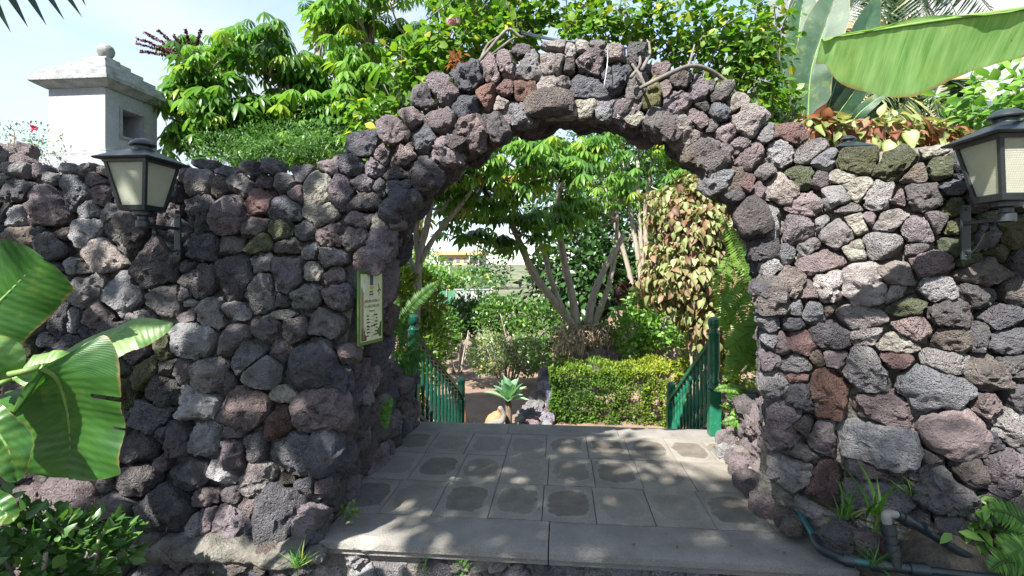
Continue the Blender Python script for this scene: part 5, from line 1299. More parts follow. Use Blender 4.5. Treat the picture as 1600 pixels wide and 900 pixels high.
# big leaf hanging down with torn edge
b0 = W(62, 574, 1.62); banana_leaf(bl, [b0, W(88, 592, 1.66), W(103, 635, 1.70), W(109, 690, 1.72), W(107, 748, 1.72)], 0.185, ((0.15, -0.85, 0.5), (0.10, -0.98, 0.1)), M["banana"], 3, (0.05, 0.10), (0.05, 0.18), tears=((0.36, -1, 0.45), (0.37, -1, 0.55), (0.60, -1, 0.75), (0.72, 1, 0.6)), tip=0.12, base=0.10, half=(0.95, 1.05), wave=0.012)
stalk(bl, [heart, heart.lerp(b0, 0.5) + Vector((0, 0, 0.10)), b0], [0.026, 0.016, 0.009])
# smaller leaf folded over on top
b0 = W(25, 583, 1.70); banana_leaf(bl, [b0, W(70, 570, 1.72), W(115, 571, 1.74), W(146, 590, 1.76)], 0.055, ((0.0, -0.55, 0.85), (0.4, -0.7, 0.6)), M["banana_pale"], 4, (0.2, 0.1), (0.2, 0.2), tip=0.3)
# cut-off leaves at the frame's edge
b0 = W(-80, 640, 1.55); banana_leaf(bl, [b0, W(-50, 645, 1.55), W(-18, 662, 1.55), W(12, 700, 1.55), W(26, 752, 1.56)], 0.055, ((0.0, -0.7, 0.7), (0.5, -0.85, 0.2)), M["banana"], 5, (0.1, 0.1), (0.2, 0.2), tears=((0.5, 1, 0.2), (0.51, 1, 0.2)), tip=0.25)
b0 = W(-90, 560, 1.5); banana_leaf(bl, [b0, W(-50, 552, 1.55), W(-12, 560, 1.6), W(22, 590, 1.65)], 0.075, ((0.0, -0.6, 0.8), (0.4, -0.8, 0.4)), M["banana_pale"], 6, (0.1, 0.1), (0.2, 0.2), tip=0.3)
b0 = W(-70, 770, 1.7); banana_leaf(bl, [b0, W(-40, 775, 1.7), W(-5, 790, 1.7), W(22, 815, 1.7)], 0.04, ((0.0, -0.6, 0.8), (0.3, -0.8, 0.4)), M["banana"], 7, (0.1, 0.1), (0.15, 0.15), tip=0.3)
# leaves outside the frame
for k, (e, z, hw) in enumerate((((-3.6, 0.9), 2.1, 0.24), ((-3.3, 2.3), 2.0, 0.2), ((-2.9, 0.2), 1.9, 0.22))):
    banana_leaf(bl, [heart, heart.lerp(Vector((*e, z)), 0.45) + Vector((0, 0, 0.35)), Vector((*e, z))], hw, ((0, 0, 1), (0, 0, 1)), M["banana"], 20 + k, (0.2, 0.2), (0.3, 0.3), tip=0.3)

# ================================================================ banana plant overhead on the right
br = root("banana_plant", "banana plant whose huge bright leaf hangs across the upper right corner", "banana plant", (3.3, 1.35, -0.36))
hr = Vector((3.25, 1.38, 2.0))
stalk(br, [(3.3, 1.35, -0.36), (3.28, 1.36, 1.0), hr], [0.11, 0.095, 0.06], "stem")
b0 = W(1760, -12, 1.75)
banana_leaf(br, [hr, b0, W(1600, 12, 1.78), W(1500, 26, 1.80), W(1400, 41, 1.82), W(1330, 53, 1.84), W(1284, 60, 1.85)], 0.265,
            ((-0.1, 0.35, 0.9), (-0.06, 0.5, 0.86)), M["banana_pale"], 8, (0.0, -0.80), (0.5, 0.10), tip=0.42, base=0.80, n=90, wave=0.014, half=(0.05, 1.0), blunt=0.32)
banana_leaf(br, [hr, hr + Vector((0.1, -0.5, 0.6)), hr + Vector((-0.35, -1.0, 0.75)), hr + Vector((-0.9, -1.35, 0.45))], 0.26, ((0, 0, 1), (0, 0, 1)), M["banana"], 9, (0.2, 0.2), (0.3, 0.3), tears=((0.5, 1, 0.2), (0.7, -1, 0.3)))
banana_leaf(br, [hr, hr + Vector((-0.1, -0.1, 0.7)), hr + Vector((-0.45, -0.1, 1.15)), hr + Vector((-0.9, 0.0, 1.25))], 0.27, ((0.3, 0, 1), (0, 0, 1)), M["banana"], 10, (0.2, 0.2), (0.3, 0.3))
banana_leaf(br, [hr, hr + Vector((0.1, 0.3, 0.7)), hr + Vector((0.1, 0.7, 1.1)), hr + Vector((0.0, 1.2, 1.15))], 0.27, ((0, -0.4, 1), (0, 0, 1)), M["banana"], 12, (0.2, 0.2), (0.3, 0.3))
banana_leaf(br, [hr, hr + Vector((0.5, 0.1, 0.6)), hr + Vector((1.1, 0.2, 0.7)), hr + Vector((1.6, 0.3, 0.3))], 0.27, ((0, 0, 1), (0.3, 0, 1)), M["banana"], 11, (0.2, 0.2), (0.3, 0.3))
# ================================================================ palm over the camera, its frond tips at the upper left, its crown shades the left half
g = np.random.default_rng(42)
pal = root("palm_tree", "palm whose dark frond tips hang in at the top left corner", "palm", (-2.6, -3.7, -0.36))
crown = Vector((-1.9, -2.8, 6.1))
V, Fc = tube(smooth_path([(-2.6, -3.7, -0.36), (-2.5, -3.4, 2.0), tuple(crown)], 14), [0.17, 0.13, 0.11], 12)
put("trunk", npmesh("trunk", V, Fc), M["bark_dark"], pal)
PALML = leaf_tmpl(1, 0.075, 3, 0.3, 0.25, wpos=0.35)
def palm_frond(par, a, b, c_, L_=0.55, n=46, droop=0.5, nrm=(0, 0, 1), tint=(0.45, 0.25), fwd=0.6, mat=None):
    frond_obj("frond", par, mat or M["lf_palm"], [a, b, c_], L_, 0.075, n, g, 0.012, droop=droop, fwd=fwd, tm=PALML, nrm=nrm, tint=tint, prof=lambda t: np.clip(np.sin(np.pi * np.clip(t * 0.86 + 0.14, 0, 1)) ** 0.6, 0.15, 1))
for k in range(26):
    az = k * 2.399; el = 0.25 + 0.5 * g.random(); L_ = g.uniform(2.0, 2.9)
    d = Vector((math.cos(az), math.sin(az), 0))
    e = crown + d * L_ + Vector((0, 0, -0.35 - 0.9 * g.random()))
    # keep the fronds that point into the picture above its upper edge
    if e.y > 1.0: e.z = max(e.z, 2.2 + 0.75 * e.y + 1.2)
    palm_frond(pal, crown, crown.lerp(e, 0.5) + Vector((0, 0, 0.55)), e)
fr_mid = smooth_path([crown, Vector((-3.0, 0.2, 4.3)), W(-90, -95, 2.0), W(190, -30, 2.15)], 40)
Vt, Ft = tube(fr_mid, [0.014, 0.006], 6); lowf = put("frond", npmesh("frond", Vt, Ft, np.full(len(Vt), 0.4)), M["lf_palm"], pal)
for (x0, y0, x1, y1) in ((-45, -60, 16, 44), (-20, -62, 43, 36), (10, -60, 72, 33), (40, -55, 100, 25), (70, -50, 128, 21), (108, -42, 134, 6), (-60, -60, -8, 52)):
    p0, p1 = np.array([tuple(W(x0, y0, 2.05))]), np.array([tuple(W(x1, y1, 2.0))])
    V, Fc, T = scatter(leaf_tmpl(1, 0.10, 6, 0.35, 0.06, wpos=0.35), p0, p1 - p0, np.array([[0.5, -0.6, 0.6]]), np.array([np.linalg.norm(p1 - p0)]), np.array([0.15]))
    put("leaflet", npmesh("leaflet", V, Fc, T), M["lf_palm"], lowf)

# broad tree beside the camera: only its shade reaches the picture
sh = root("shade_tree", "leafy tree left of the viewer whose shade dapples the left wall", "tree", (-5.2, -1.2, -0.36))
put("trunk", tubes_mesh("trunk", [(smooth_path([(-5.2, -1.2, -0.36), (-5.1, -1.1, 2.4), (-4.6, -0.8, 4.2)], 12), [0.16, 0.12, 0.07], 10), (smooth_path([(-5.1, -1.1, 2.4), (-4.3, -0.5, 4.4), (-3.4, -0.6, 5.2)], 10), [0.09, 0.05, 0.02], 8), (smooth_path([(-5.1, -1.1, 2.6), (-5.6, -0.4, 4.6)], 8), [0.08, 0.02], 8), (smooth_path([(-4.3, -0.5, 4.4), (-2.6, -1.3, 5.6), (-1.4, -1.9, 5.7)], 10), [0.05, 0.03, 0.015], 8)]), M["bark_dark"], sh)
SHB = [((-4.4, -0.2, 4.9), (1.2, 1.0, 0.8), 700), ((-3.3, -0.5, 5.3), (0.9, 0.9, 0.6), 560), ((-5.8, -0.2, 5.0), (1.0, 1.0, 0.8), 480),
       ((-2.9, -1.2, 5.6), (0.8, 0.7, 0.4), 620), ((-1.95, -1.5, 5.6), (0.8, 0.5, 0.4), 640), ((-1.2, -2.2, 5.6), (0.8, 0.5, 0.4), 520), ((-2.6, -0.6, 5.8), (0.6, 0.35, 0.3), 330), ((0.1, -2.4, 5.3), (0.7, 0.4, 0.3), 260)]
foliage("crown", sh, M["lf_dark"], [leaves_blob(Vector(c), r_, n_, 0.16, g, LF_OVAL, 0.2, 0.2, 0.2, (0.5, 0.25), 0.5) for c, r_, n_ in SHB])

# ================================================================ umbrella trees behind the wall on the left
t4 = umbrella_tree("umbrella tree with dark red flower spikes rising beside the white turret", (W(385, 200, 6).x, 6.0, -0.1),
    [([(W(385, 200, 6).x, 6.0, -0.1), W(388, 330, 6.0), W(380, 200, 6.0)], 0.07, 0.04), ([W(388, 330, 6.0), W(350, 210, 5.9), W(320, 140, 5.8)], 0.04, 0.02), ([W(388, 330, 6.0), W(430, 200, 6.1), W(440, 120, 6.1)], 0.04, 0.02)],
    [(W(372, 135, 6.0), (0.72, 0.6, 0.55), 24), (W(330, 180, 5.8), (0.42, 0.4, 0.35), 10), (W(420, 190, 6.1), (0.5, 0.5, 0.45), 13), (W(300, 150, 5.9), (0.2, 0.3, 0.25), 4), (W(395, 80, 6.0), (0.45, 0.4, 0.2), 7), (W(350, 225, 5.9), (0.5, 0.3, 0.25), 9), (W(440, 225, 5.9), (0.5, 0.3, 0.25), 11), (W(380, 190, 5.6), (0.5, 0.25, 0.35), 12)], 0.90, 101, tint=(0.55, 0.28), yellow=0.004)
gs = np.random.default_rng(8); hub = W(300, 102, 5.8)
for (px, py) in ((213, 67), (215, 60), (226, 51), (246, 47), (271, 55), (290, 46), (314, 47), (219, 80)):
    e = W(px, py, 5.7 + gs.uniform(-0.1, 0.1)); P = smooth_path([hub, hub.lerp(e, 0.5) + Vector((0, 0, 0.03)), e], 34)
    TVb = leaf_tmpl(1, 0.9, 2, 0.5, 0.2)
    pos = np.repeat(P[10:], 5, axis=0); dirs = ball(len(pos), gs)
    V, Fc, T = scatter(TVb, pos, dirs, ball(len(pos), gs), 0.027, gs.random(len(pos)))
    sp_ = put("flower_spike", npmesh("flower_spike", V, Fc, T), M["fl_red"], t4)
    Vt, Ft = tube(P, [0.010, 0.005], 6); put("spike_stem", npmesh("spike_stem", Vt, Ft, np.full(len(Vt), 0.8)), M["fl_red"], sp_)
umbrella_tree("tall umbrella tree with hanging pale leaf clusters just left of the arch", (W(600, 200, 6.8).x, 6.8, -0.1),
    [([(W(600, 200, 6.8).x, 6.8, -0.1), W(604, 330, 6.8), W(590, 150, 6.8), W(575, 20, 6.8)], 0.09, 0.04), ([W(604, 330, 6.8), W(540, 190, 6.6), W(500, 100, 6.6)], 0.05, 0.02), ([W(600, 260, 6.8), W(660, 120, 6.7), W(700, 20, 6.7)], 0.05, 0.02)],
    [(W(590, 60, 6.6), (0.75, 0.7, 0.75), 32), (W(525, 150, 6.4), (0.45, 0.5, 0.55), 14), (W(500, 20, 6.6), (0.3, 0.4, 0.25), 5), (W(610, 170, 6.6), (0.75, 0.5, 0.6), 20), (W(680, 50, 6.9), (0.6, 0.6, 0.6), 12), (W(560, 220, 6.3), (0.6, 0.4, 0.3), 9), (W(640, -40, 6.8), (0.8, 0.7, 0.5), 14), (W(520, 225, 6.2), (0.5, 0.3, 0.3), 12), (W(640, 210, 6.3), (0.5, 0.3, 0.35), 12), (W(560, 160, 6.0), (0.55, 0.25, 0.45), 14), (W(480, 190, 6.1), (0.35, 0.3, 0.4), 9), (W(755, 0, 7.2), (0.35, 0.5, 0.4), 6)], 0.92, 102, tint=(0.68, 0.26), yellow=0.006)
shrub("feathery_shrub", "fine feathery light green shrub above the left wall", "shrub", W(430, 240, 4.4), (0.75, 0.3, 0.25), 0, 0.030, M["lf_fine"], LF_LONG, 103, ground=0.0, blobs=[(W(350, 240, 4.4), (0.32, 0.25, 0.2), 2200), (W(430, 226, 4.4), (0.40, 0.25, 0.2), 2800), (W(500, 226, 4.5), (0.32, 0.25, 0.2), 2200)], shell=0.2, stems=0, lump=0.5)
shrub("bougainvillea", "thin grey shrub with one red flower on the far left wall top", "shrub", W(25, 222, 4.6), (0.4, 0.3, 0.18), 700, 0.03, M["lf_gray"], LF_SMALL, 104, ground=0.5, tint=(0.3, 0.3), lump=0.6, shell=0.2)
gfl = np.random.default_rng(3); fp = W(54, 202, 4.45)
fo = leaves_blob(fp, (0.02, 0.02, 0.018), 22, 0.028, gfl, LF_ROUND, shell=0.2)
put("flower", npmesh("flower", *fo), leaf_mat("crimson_petal", [(0.0, (0.35, 0.02, 0.08)), (1.0, (0.6, 0.05, 0.16))], 0.3), bpy.data.objects["bougainvillea"])
# heaped rocks on the far-left wall top
hp_ = root("rock_heap", "heap of lava rocks behind the far left end of the wall", "rocks", W(30, 250, 3.9))
for k in range(16):
    p = W(rg.uniform(-40, 40), 258 - rg.uniform(0, 26), rg.uniform(3.75, 4.1)); s_ = rg.uniform(0.06, 0.10)
    put("stone", boulder_mesh("stone", s_, s_ * 0.8, s_ * 0.7, rg), M["rock"], hp_, p, color=TONE["pgt"[k % 3]])
MB().box((W(15, 270, 3.95).x, 3.95, 1.0), (0.5, 0.3, 1.18)).build("mortar_core", M["core"], hp_)

# ================================================================ climbing plants on the arch
def vine(name, label, blobs, size, mat, tm, seed, stems, base, cat_="climber", tint=(0.52, 0.26), yellow=0.015, smat=None):
    gg = np.random.default_rng(seed); r = root(name, label, cat_, base)
    foliage("foliage", r, mat, [leaves_blob(Vector(c), rr, n, size, gg, tm, 0.15, 0.25, 0.15, tint, 0.5, 0.7, 2.0, yellow) for c, rr, n in blobs])
    paths = [(smooth_path(p, 20), rr, 8) for p, rr in stems]
    for c, rr, n in blobs:      # thin shoots through the leaves
        for _ in range(7):
            a = Vector(c) + Vector((gg.normal() * rr[0] * 0.4, gg.normal() * rr[1] * 0.4, -rr[2] * 0.8))
            b = Vector(c) + Vector((gg.normal() * rr[0] * 0.7, gg.normal() * rr[1] * 0.5, rr[2] * gg.uniform(0.4, 1.05)))
            paths.append((smooth_path([a, a.lerp(b, 0.5) + Vector((gg.normal() * 0.05, 0, 0)), b], 7), [0.006, 0.003], 5))
    put("stems", tubes_mesh("stems", paths), smat or M["bark_grey"], r)
    return r
ros = vine("climbing_rose", "leafy climber with a pale pink bloom left of the arch crown", [(W(720, 70, 3.75), (0.34, 0.25, 0.22), 620), (W(800, 45, 3.7), (0.24, 0.22, 0.22), 420), (W(655, 110, 3.9), (0.26, 0.22, 0.3), 460), (W(690, 130, 3.8), (0.2, 0.2, 0.16), 240), (W(590, 190, 4.0), (0.26, 0.2, 0.26), 420), (W(835, 20, 3.7), (0.14, 0.16, 0.14), 110), (W(760, -10, 3.8), (0.4, 0.2, 0.2), 300)],
    0.066, M["lf_vine"], LF_ROUND, 201,
    [([W(738, 108, 3.3), W(760, 82, 3.3), W(793, 46, 3.35), W(815, 58, 3.35), W(828, 48, 3.4)], [0.011, 0.009, 0.006]), ([W(745, 104, 3.3), W(790, 68, 3.3), W(805, 58, 3.32)], [0.010, 0.006]), ([W(752, 92, 3.3), W(762, 70, 3.35), W(782, 55, 3.35)], [0.010, 0.006]), ([W(755, 98, 3.25), W(775, 84, 3.25), W(800, 80, 3.2)], [0.005, 0.004]), ([W(848, 30, 3.6), W(862, 5, 3.6), W(865, -15, 3.6)], [0.004, 0.003])], W(740, 110, 3.4))
fp = W(709, 38, 3.55); gfl = np.random.default_rng(5)
pet = leaf_tmpl(1, 0.95, 3, 0.35, -0.25, wpos=0.6)
dd = ball(34, gfl); dd[:, 2] = np.abs(dd[:, 2]) * 0.6
put("flower", npmesh("flower", *scatter(pet, np.array(tuple(fp)) + dd * 0.006, dd + np.array([0.1, -0.6, 0.3]), dd + np.array([0, -1, 0.2]), 0.05 * gfl.uniform(0.7, 1.2, 34), gfl.random(34))), M["fl_pink"], ros)
vine("climbing_vine", "yellow-green vine with woody grey stems right of the arch crown", [(W(930, 55, 3.6), (0.24, 0.2, 0.15), 320), (W(985, 30, 3.6), (0.28, 0.2, 0.2), 420), (W(1070, 45, 3.55), (0.34, 0.25, 0.26), 700), (W(1130, 90, 3.5), (0.30, 0.22, 0.26), 560), (W(1190, 60, 3.5), (0.22, 0.2, 0.32), 430), (W(1180, 150, 3.45), (0.22, 0.18, 0.2), 330), (W(1225, 170, 3.5), (0.1, 0.15, 0.18), 110), (W(900, 20, 3.7), (0.22, 0.2, 0.16), 230)],
    0.056, M["lf_vine"], LF_ROUND, 202,
    [([W(1000, 138, 2.80), W(1035, 120, 2.80), W(1075, 104, 2.83), W(1105, 108, 2.9), W(1135, 128, 2.95), W(1158, 158, 2.98)], [0.010, 0.012, 0.013, 0.011, 0.008]), ([W(1075, 104, 2.83), W(1080, 90, 2.9), W(1085, 70, 3.1)], [0.009, 0.005]), ([W(985, 122, 2.83), W(1000, 100, 2.85), W(998, 78, 2.95), W(1003, 62, 3.1)], [0.010, 0.008, 0.004]), ([W(1002, 110, 2.84), W(1015, 85, 2.95), W(1014, 66, 3.1)], [0.012, 0.006]), ([W(988, 100, 2.85), W(1000, 118, 2.82), W(1008, 136, 2.81)], [0.008, 0.010])], W(1060, 110, 3.0))
dr = root("dry_leaves", "small clump of withered brown leaves on the left shoulder of the arch", "dry leaves", W(717, 96, 3.3))
foliage("leaves", dr, leaf_mat("withered_leaf", [(0, (0.16, 0.06, 0.03)), (1, (0.36, 0.15, 0.07))], 0.3, 0.6), [leaves_blob(W(717, 96, 3.3), (0.06, 0.05, 0.05), 60, 0.045, np.random.default_rng(1), LF_OVAL, 0, 0.5, 0.1)])

# ================================================================ plants behind the right wall
st = root("strelitzia", "giant strelitzia with upright grey-green paddle leaves behind the right wall", "strelitzia", (W(1262, 230, 5.2).x, 5.2, -0.1))
sb = Vector((W(1262, 230, 5.2).x, 5.2, -0.1))
for k, (pts, hw, nr, md) in enumerate((
    ([(1262, 240), (1262, 190), (1268, 110), (1290, 40), (1312, -25)], 0.19, (-0.35, -0.9, 0.1), "strelitzia"),
    ([(1268, 235), (1285, 200), (1310, 120), (1345, 60), (1372, -5)], 0.15, (0.25, -0.9, 0.2), "strelitzia"),
    ([(1258, 240), (1240, 190), (1222, 140), (1205, 80), (1195, 30)], 0.17, (0.3, -0.9, 0.2), "strelitzia"),
    ([(1258, 242), (1246, 200), (1245, 100), (1252, 20), (1262, -30)], 0.13, (-0.2, -0.95, 0.1), "strelitzia"),
    ([(1270, 238), (1290, 205), (1330, 150), (1385, 75)], 0.13, (0.6, -0.5, 0.5), "strelitzia"),
    ([(1262, 240), (1232, 215), (1205, 160), (1180, 130)], 0.12, (-0.5, -0.6, 0.5), "strelitzia"),
    ([(1266, 242), (1310, 218), (1345, 175), (1390, 140)], 0.06, (0.6, -0.3, 0.6), "strelitzia"),
    ([(1262, 240), (1268, 200), (1282, 150), (1318, 90), (1330, 60)], 0.17, (0.2, -0.95, 0.0), "banana"))):
    d0 = 5.2 + 0.12 * (k % 3 - 1)
    P = [sb] + [W(x, y, d0 + 0.04 * i * (1 if k % 2 else -1)) for i, (x, y) in enumerate(pts)]
    banana_leaf(st, P[2:] if len(P) > 4 else P[1:], hw, (nr, nr), M[md], 300 + k, (0.22, 0.22), (0.05, 0.05), tip=0.3, base=0.12, wave=0.01, n=48, nv=6)
    stalk(st, [P[0], P[1], P[2]], [0.035, 0.025, 0.016])
gp = np.random.default_rng(77)
def garden_palm(label, base, crown_, fr, mat=None, tint=(0.35, 0.3), Lf=0.55):
    r = root("palm_tree", label, "palm", base, "palms behind the right wall")
    V, Fc = tube(smooth_path([base, Vector(base).lerp(Vector(crown_), 0.5), crown_], 10), [0.16, 0.12, 0.11], 10)
    put("trunk", npmesh("trunk", V, Fc), M["bark_dark"], r)
    for e, lift, nr in fr:
        e = Vector(e); c = Vector(crown_)
        palm_frond(r, c, c.lerp(e, 0.5) + Vector((0, 0, lift)), e, Lf, 54, 0.55, nr, tint, mat=mat)
    return r
c1 = W(1400, -60, 8.0)
garden_palm("palm with drooping grey-green fronds behind the huge banana leaf", (c1.x, c1.y, 0), c1, [(W(1310, 60, 7.6), 0.35, (0, 0, 1)), (W(1345, 120, 7.4), 0.5, (0, 0, 1)), (W(1420, 110, 7.3), 0.6, (0, -0.4, 1)), (W(1470, 130, 7.4), 0.6, (0, -0.4, 1)), (W(1520, 80, 7.5), 0.5, (0, 0, 1)), (W(1300, 10, 8.2), 0.4, (0, 0, 1)), (W(1560, 30, 8), 0.4, (0, 0, 1)), (W(1370, 60, 7.2), 0.5, (0, -0.5, 1)), (W(1450, 60, 7.0), 0.6, (0, -0.5, 1)), (W(1270, -30, 8.3), 0.3, (0, 0, 1))])
c2 = W(1440, 215, 6.4)
garden_palm("low palm with a dense skirt of fronds above the right wall", (c2.x, c2.y, 0), c2, [(W(1330, 150, 6.0), 0.35, (0, 0, 1)), (W(1300, 210, 6.0), 0.35, (0, 0, 1)), (W(1370, 120, 6.2), 0.3, (0, -0.3, 1)), (W(1430, 110, 6.2), 0.2, (0, -0.3, 1)), (W(1490, 120, 6.2), 0.25, (0, -0.3, 1)), (W(1530, 160, 6.1), 0.3, (0, 0, 1)), (W(1550, 210, 6.0), 0.3, (0, 0, 1)), (W(1400, 190, 5.7), 0.4, (0, -0.4, 1)), (W(1470, 190, 5.7), 0.4, (0, -0.4, 1)), (W(1350, 200, 5.8), 0.4, (0, -0.3, 1)), (W(1505, 200, 5.8), 0.4, (0, -0.3, 1))], None, (0.6, 0.35), 0.5)
shrub("copperleaf", "red and green copperleaf shrub along the top of the right wall", "shrub", W(1350, 215, 4.1), (0.7, 0.25, 0.2), 0, 0.12, M["lf_copper_red"], LF_COPPER, 310, ground=0.0, up=0.05, droop=0.8, tint=(0.62, 0.32), lump=0.35, shell=0.25,
      blobs=[(W(1275, 215, 4.1), (0.24, 0.22, 0.17), 170), (W(1330, 212, 4.1), (0.26, 0.22, 0.16), 190), (W(1395, 210, 4.1), (0.26, 0.22, 0.17), 200), (W(1452, 220, 4.1), (0.24, 0.22, 0.15), 150)], stems=6)
shrub("broad_leaf_shrub", "pale green broad-leaved shrub behind the right lantern", "shrub", W(1570, 150, 4.6), (0.5, 0.4, 0.35), 0, 0.13, M["lf_light"], LF_OVAL, 311, ground=0.0, droop=0.4, blobs=[(W(1575, 150, 4.6), (0.45, 0.35, 0.3), 260), (W(1640, 190, 4.5), (0.4, 0.35, 0.4), 200), (W(1540, 190, 4.6), (0.25, 0.3, 0.2), 90)], stems=4)

# ================================================================ seen through the arch
# dense green backdrop trees
def bush_tree(label, c, r, n, size, mat, seed, ground, tm=LF_OVAL, blobs=None, tint=(0.45, 0.28)):
    gg = np.random.default_rng(seed); c = Vector(c)
    rt = root("broadleaf_tree", label, "tree", (c.x, c.y, ground), "trees at the back of the garden")
    foliage("crown", rt, mat, [leaves_blob(Vector(cc), rr, nn, size, gg, tm, 0.1, 0.2, 0.3, tint, 0.45) for cc, rr, nn in (blobs or [(c, r, n)])])
    put("trunk", tubes_mesh("trunk", [(smooth_path([(c.x, c.y, ground - 0.1), (c.x + 0.1, c.y, (c.z + ground) / 2), (c.x, c.y, c.z)], 10), [0.16, 0.12, 0.05], 8)] + [(smooth_path([(c.x + 0.05, c.y, (c.z + ground) / 2), (c.x + a * r[0] * 0.5, c.y, c.z + r[2] * 0.4)], 6), [0.07, 0.02], 6) for a in (-1, 1)]), M["bark_dark"], rt)
bush_tree("dark dense tree behind the pale multi-stemmed trunks", W(940, 400, 15), (2.2, 1.6, 2.6), 0, 0.20, M["lf_dark"], 401, 0.2, blobs=[(W(900, 430, 15), (1.6, 1.2, 1.7), 3600), (W(985, 380, 16), (1.8, 1.4, 2.3), 4200), (W(1080, 330, 17), (2.2, 1.5, 3.0), 4500), (W(880, 300, 17), (1.6, 1.2, 1.5), 2200), (W(970, 240, 18), (2.2, 1.4, 1.7), 3000)])
bush_tree("mid green tree high behind the right spring of the arch", W(1130, 280, 12), (1.3, 1.2, 2.0), 3800, 0.17, M["lf_mid"], 402, 0.2)
bush_tree("dark green tree behind the left spring of the arch", W(650, 250, 13), (1.5, 1.2, 1.2), 0, 0.18, M["lf_dark"], 403, -1.0, blobs=[(W(690, 265, 13), (1.5, 1.0, 0.8), 1500), (W(620, 330, 12), (0.5, 0.8, 1.2), 900)])
# pale multi-stem umbrella trees
B1 = W(905, 520, 9.5)
S9 = lambda *p: [W(x, y, d) for x, y, d in p]
umbrella_tree("multi-stemmed umbrella tree with pale trunks in the middle of the arch", (B1.x, B1.y, 0.2),
    [(S9((905, 520, 9.5), (872, 478, 9.4), (835, 430, 9.2), (815, 385, 9.0), (797, 345, 8.8)), 0.085, 0.05), (S9((872, 478, 9.4), (845, 440, 9.3), (822, 400, 9.2), (800, 375, 9.2)), 0.05, 0.03), (S9((882, 490, 9.4), (862, 440, 9.4), (850, 395, 9.4), (838, 360, 9.4)), 0.055, 0.04),
     (S9((902, 515, 9.5), (893, 460, 9.5), (880, 400, 9.5), (872, 330, 9.4), (880, 260, 9.3)), 0.085, 0.045), (S9((918, 520, 9.6), (925, 470, 9.6), (945, 420, 9.6), (975, 367, 9.6)), 0.08, 0.05), (S9((924, 518, 9.6), (950, 450, 9.7), (962, 390, 9.7), (965, 300, 9.7)), 0.06, 0.03),
     (S9((797, 345, 8.8), (810, 310, 8.6), (820, 270, 8.2)), 0.045, 0.02), (S9((797, 345, 8.8), (770, 320, 8.4), (755, 290, 8.0)), 0.04, 0.02)],
    [(W(815, 265, 7.4), (0.85, 0.6, 0.45), 16), (W(745, 310, 7.8), (0.65, 0.6, 0.5), 13), (W(880, 235, 8.2), (0.75, 0.6, 0.4), 12), (W(835, 345, 8.8), (0.6, 0.5, 0.35), 8), (W(930, 290, 9.4), (0.7, 0.6, 0.6), 11), (W(785, 215, 8.4), (0.7, 0.6, 0.3), 8), (W(700, 345, 8.6), (0.35, 0.5, 0.3), 6), (W(765, 390, 9.0), (0.35, 0.4, 0.2), 4)], 1.05, 404, tint=(0.62, 0.26), yellow=0.03)
B2 = W(648, 470, 7.4)
umbrella_tree("slim pale-trunked umbrella tree close to the left jamb", (B2.x, B2.y, -1.0),
    [([(B2.x, B2.y, -1.0), *S9((652, 455, 7.4), (656, 400, 7.4), (668, 350, 7.3), (676, 300, 7.2))], 0.07, 0.035), (S9((656, 410, 7.4), (676, 375, 7.4), (700, 345, 7.3), (735, 300, 7.1), (745, 270, 7.0)), 0.045, 0.022), (S9((655, 415, 7.4), (650, 370, 7.4), (654, 330, 7.4), (660, 300, 7.4)), 0.045, 0.03), (S9((652, 430, 7.4), (635, 390, 7.3), (625, 350, 7.3)), 0.035, 0.02)],
    [(W(690, 275, 7.0), (0.5, 0.5, 0.3), 9), (W(640, 320, 7.2), (0.3, 0.4, 0.3), 5), (W(740, 250, 7.2), (0.4, 0.4, 0.25), 6)], 0.85, 405, tint=(0.6, 0.25))
B3 = W(1010, 480, 12)
umbrella_tree("cluster of slim brown trunks at the back right of the garden", (B3.x, B3.y, 0.2),
    [([(B3.x + dx, B3.y, 0.2), W(1000 + a, 420, 12), W(990 + b, 330, 12), W(985 + c, 250, 12)], 0.07, 0.035) for dx, a, b, c in ((-0.2, -18, -35, -50), (-0.05, 0, -5, -10), (0.1, 12, 18, 35), (0.2, 25, 50, 90), (0.0, 5, 8, 12))],
    [(W(990, 230, 11.5), (1.1, 0.8, 0.6), 18), (W(1050, 270, 11.8), (0.7, 0.7, 0.7), 10), (W(950, 300, 12), (0.7, 0.6, 0.5), 9)], 0.95, 406, tint=(0.68, 0.28), yellow=0.04)
# shrubs
shrub("yellow_green_shrub", "bright yellow-green shrub beside the top of the left balustrade", "shrub", W(648, 490, 7.6), (0.5, 0.5, 0.75), 0, 0.085, M["lf_yellow"], LF_OVAL, 410, ground=-1, tint=(0.45, 0.3), blobs=[(W(650, 470, 7.8), (0.42, 0.4, 0.5), 1300), (W(660, 540, 7.6), (0.36, 0.4, 0.6), 1100), (W(628, 450, 7.4), (0.3, 0.4, 0.3), 600), (W(645, 590, 7.5), (0.4, 0.4, 0.5), 700)])
shrub("dark_shrub", "dark green shrubs shading the end of the garden path", "shrub", W(725, 500, 14), (1.0, 0.8, 0.8), 0, 0.11, M["lf_dark"], LF_OVAL, 411, ground=-1, blobs=[(W(715, 498, 14), (0.75, 0.6, 0.55), 1800), (W(660, 500, 15), (0.8, 0.7, 0.8), 1500)])
shrub("leafy_shrub", "large mid green shrub behind the round grey-green bush", "shrub", W(815, 505, 12.5), (1.0, 0.8, 0.8), 0, 0.10, M["lf_mid"], LF_OVAL, 412, ground=-1, tint=(0.35, 0.28), blobs=[(W(790, 495, 13), (0.8, 0.6, 0.5), 1900), (W(845, 520, 12.2), (0.65, 0.6, 0.85), 2000), (W(765, 478, 14), (0.5, 0.5, 0.35), 700)])
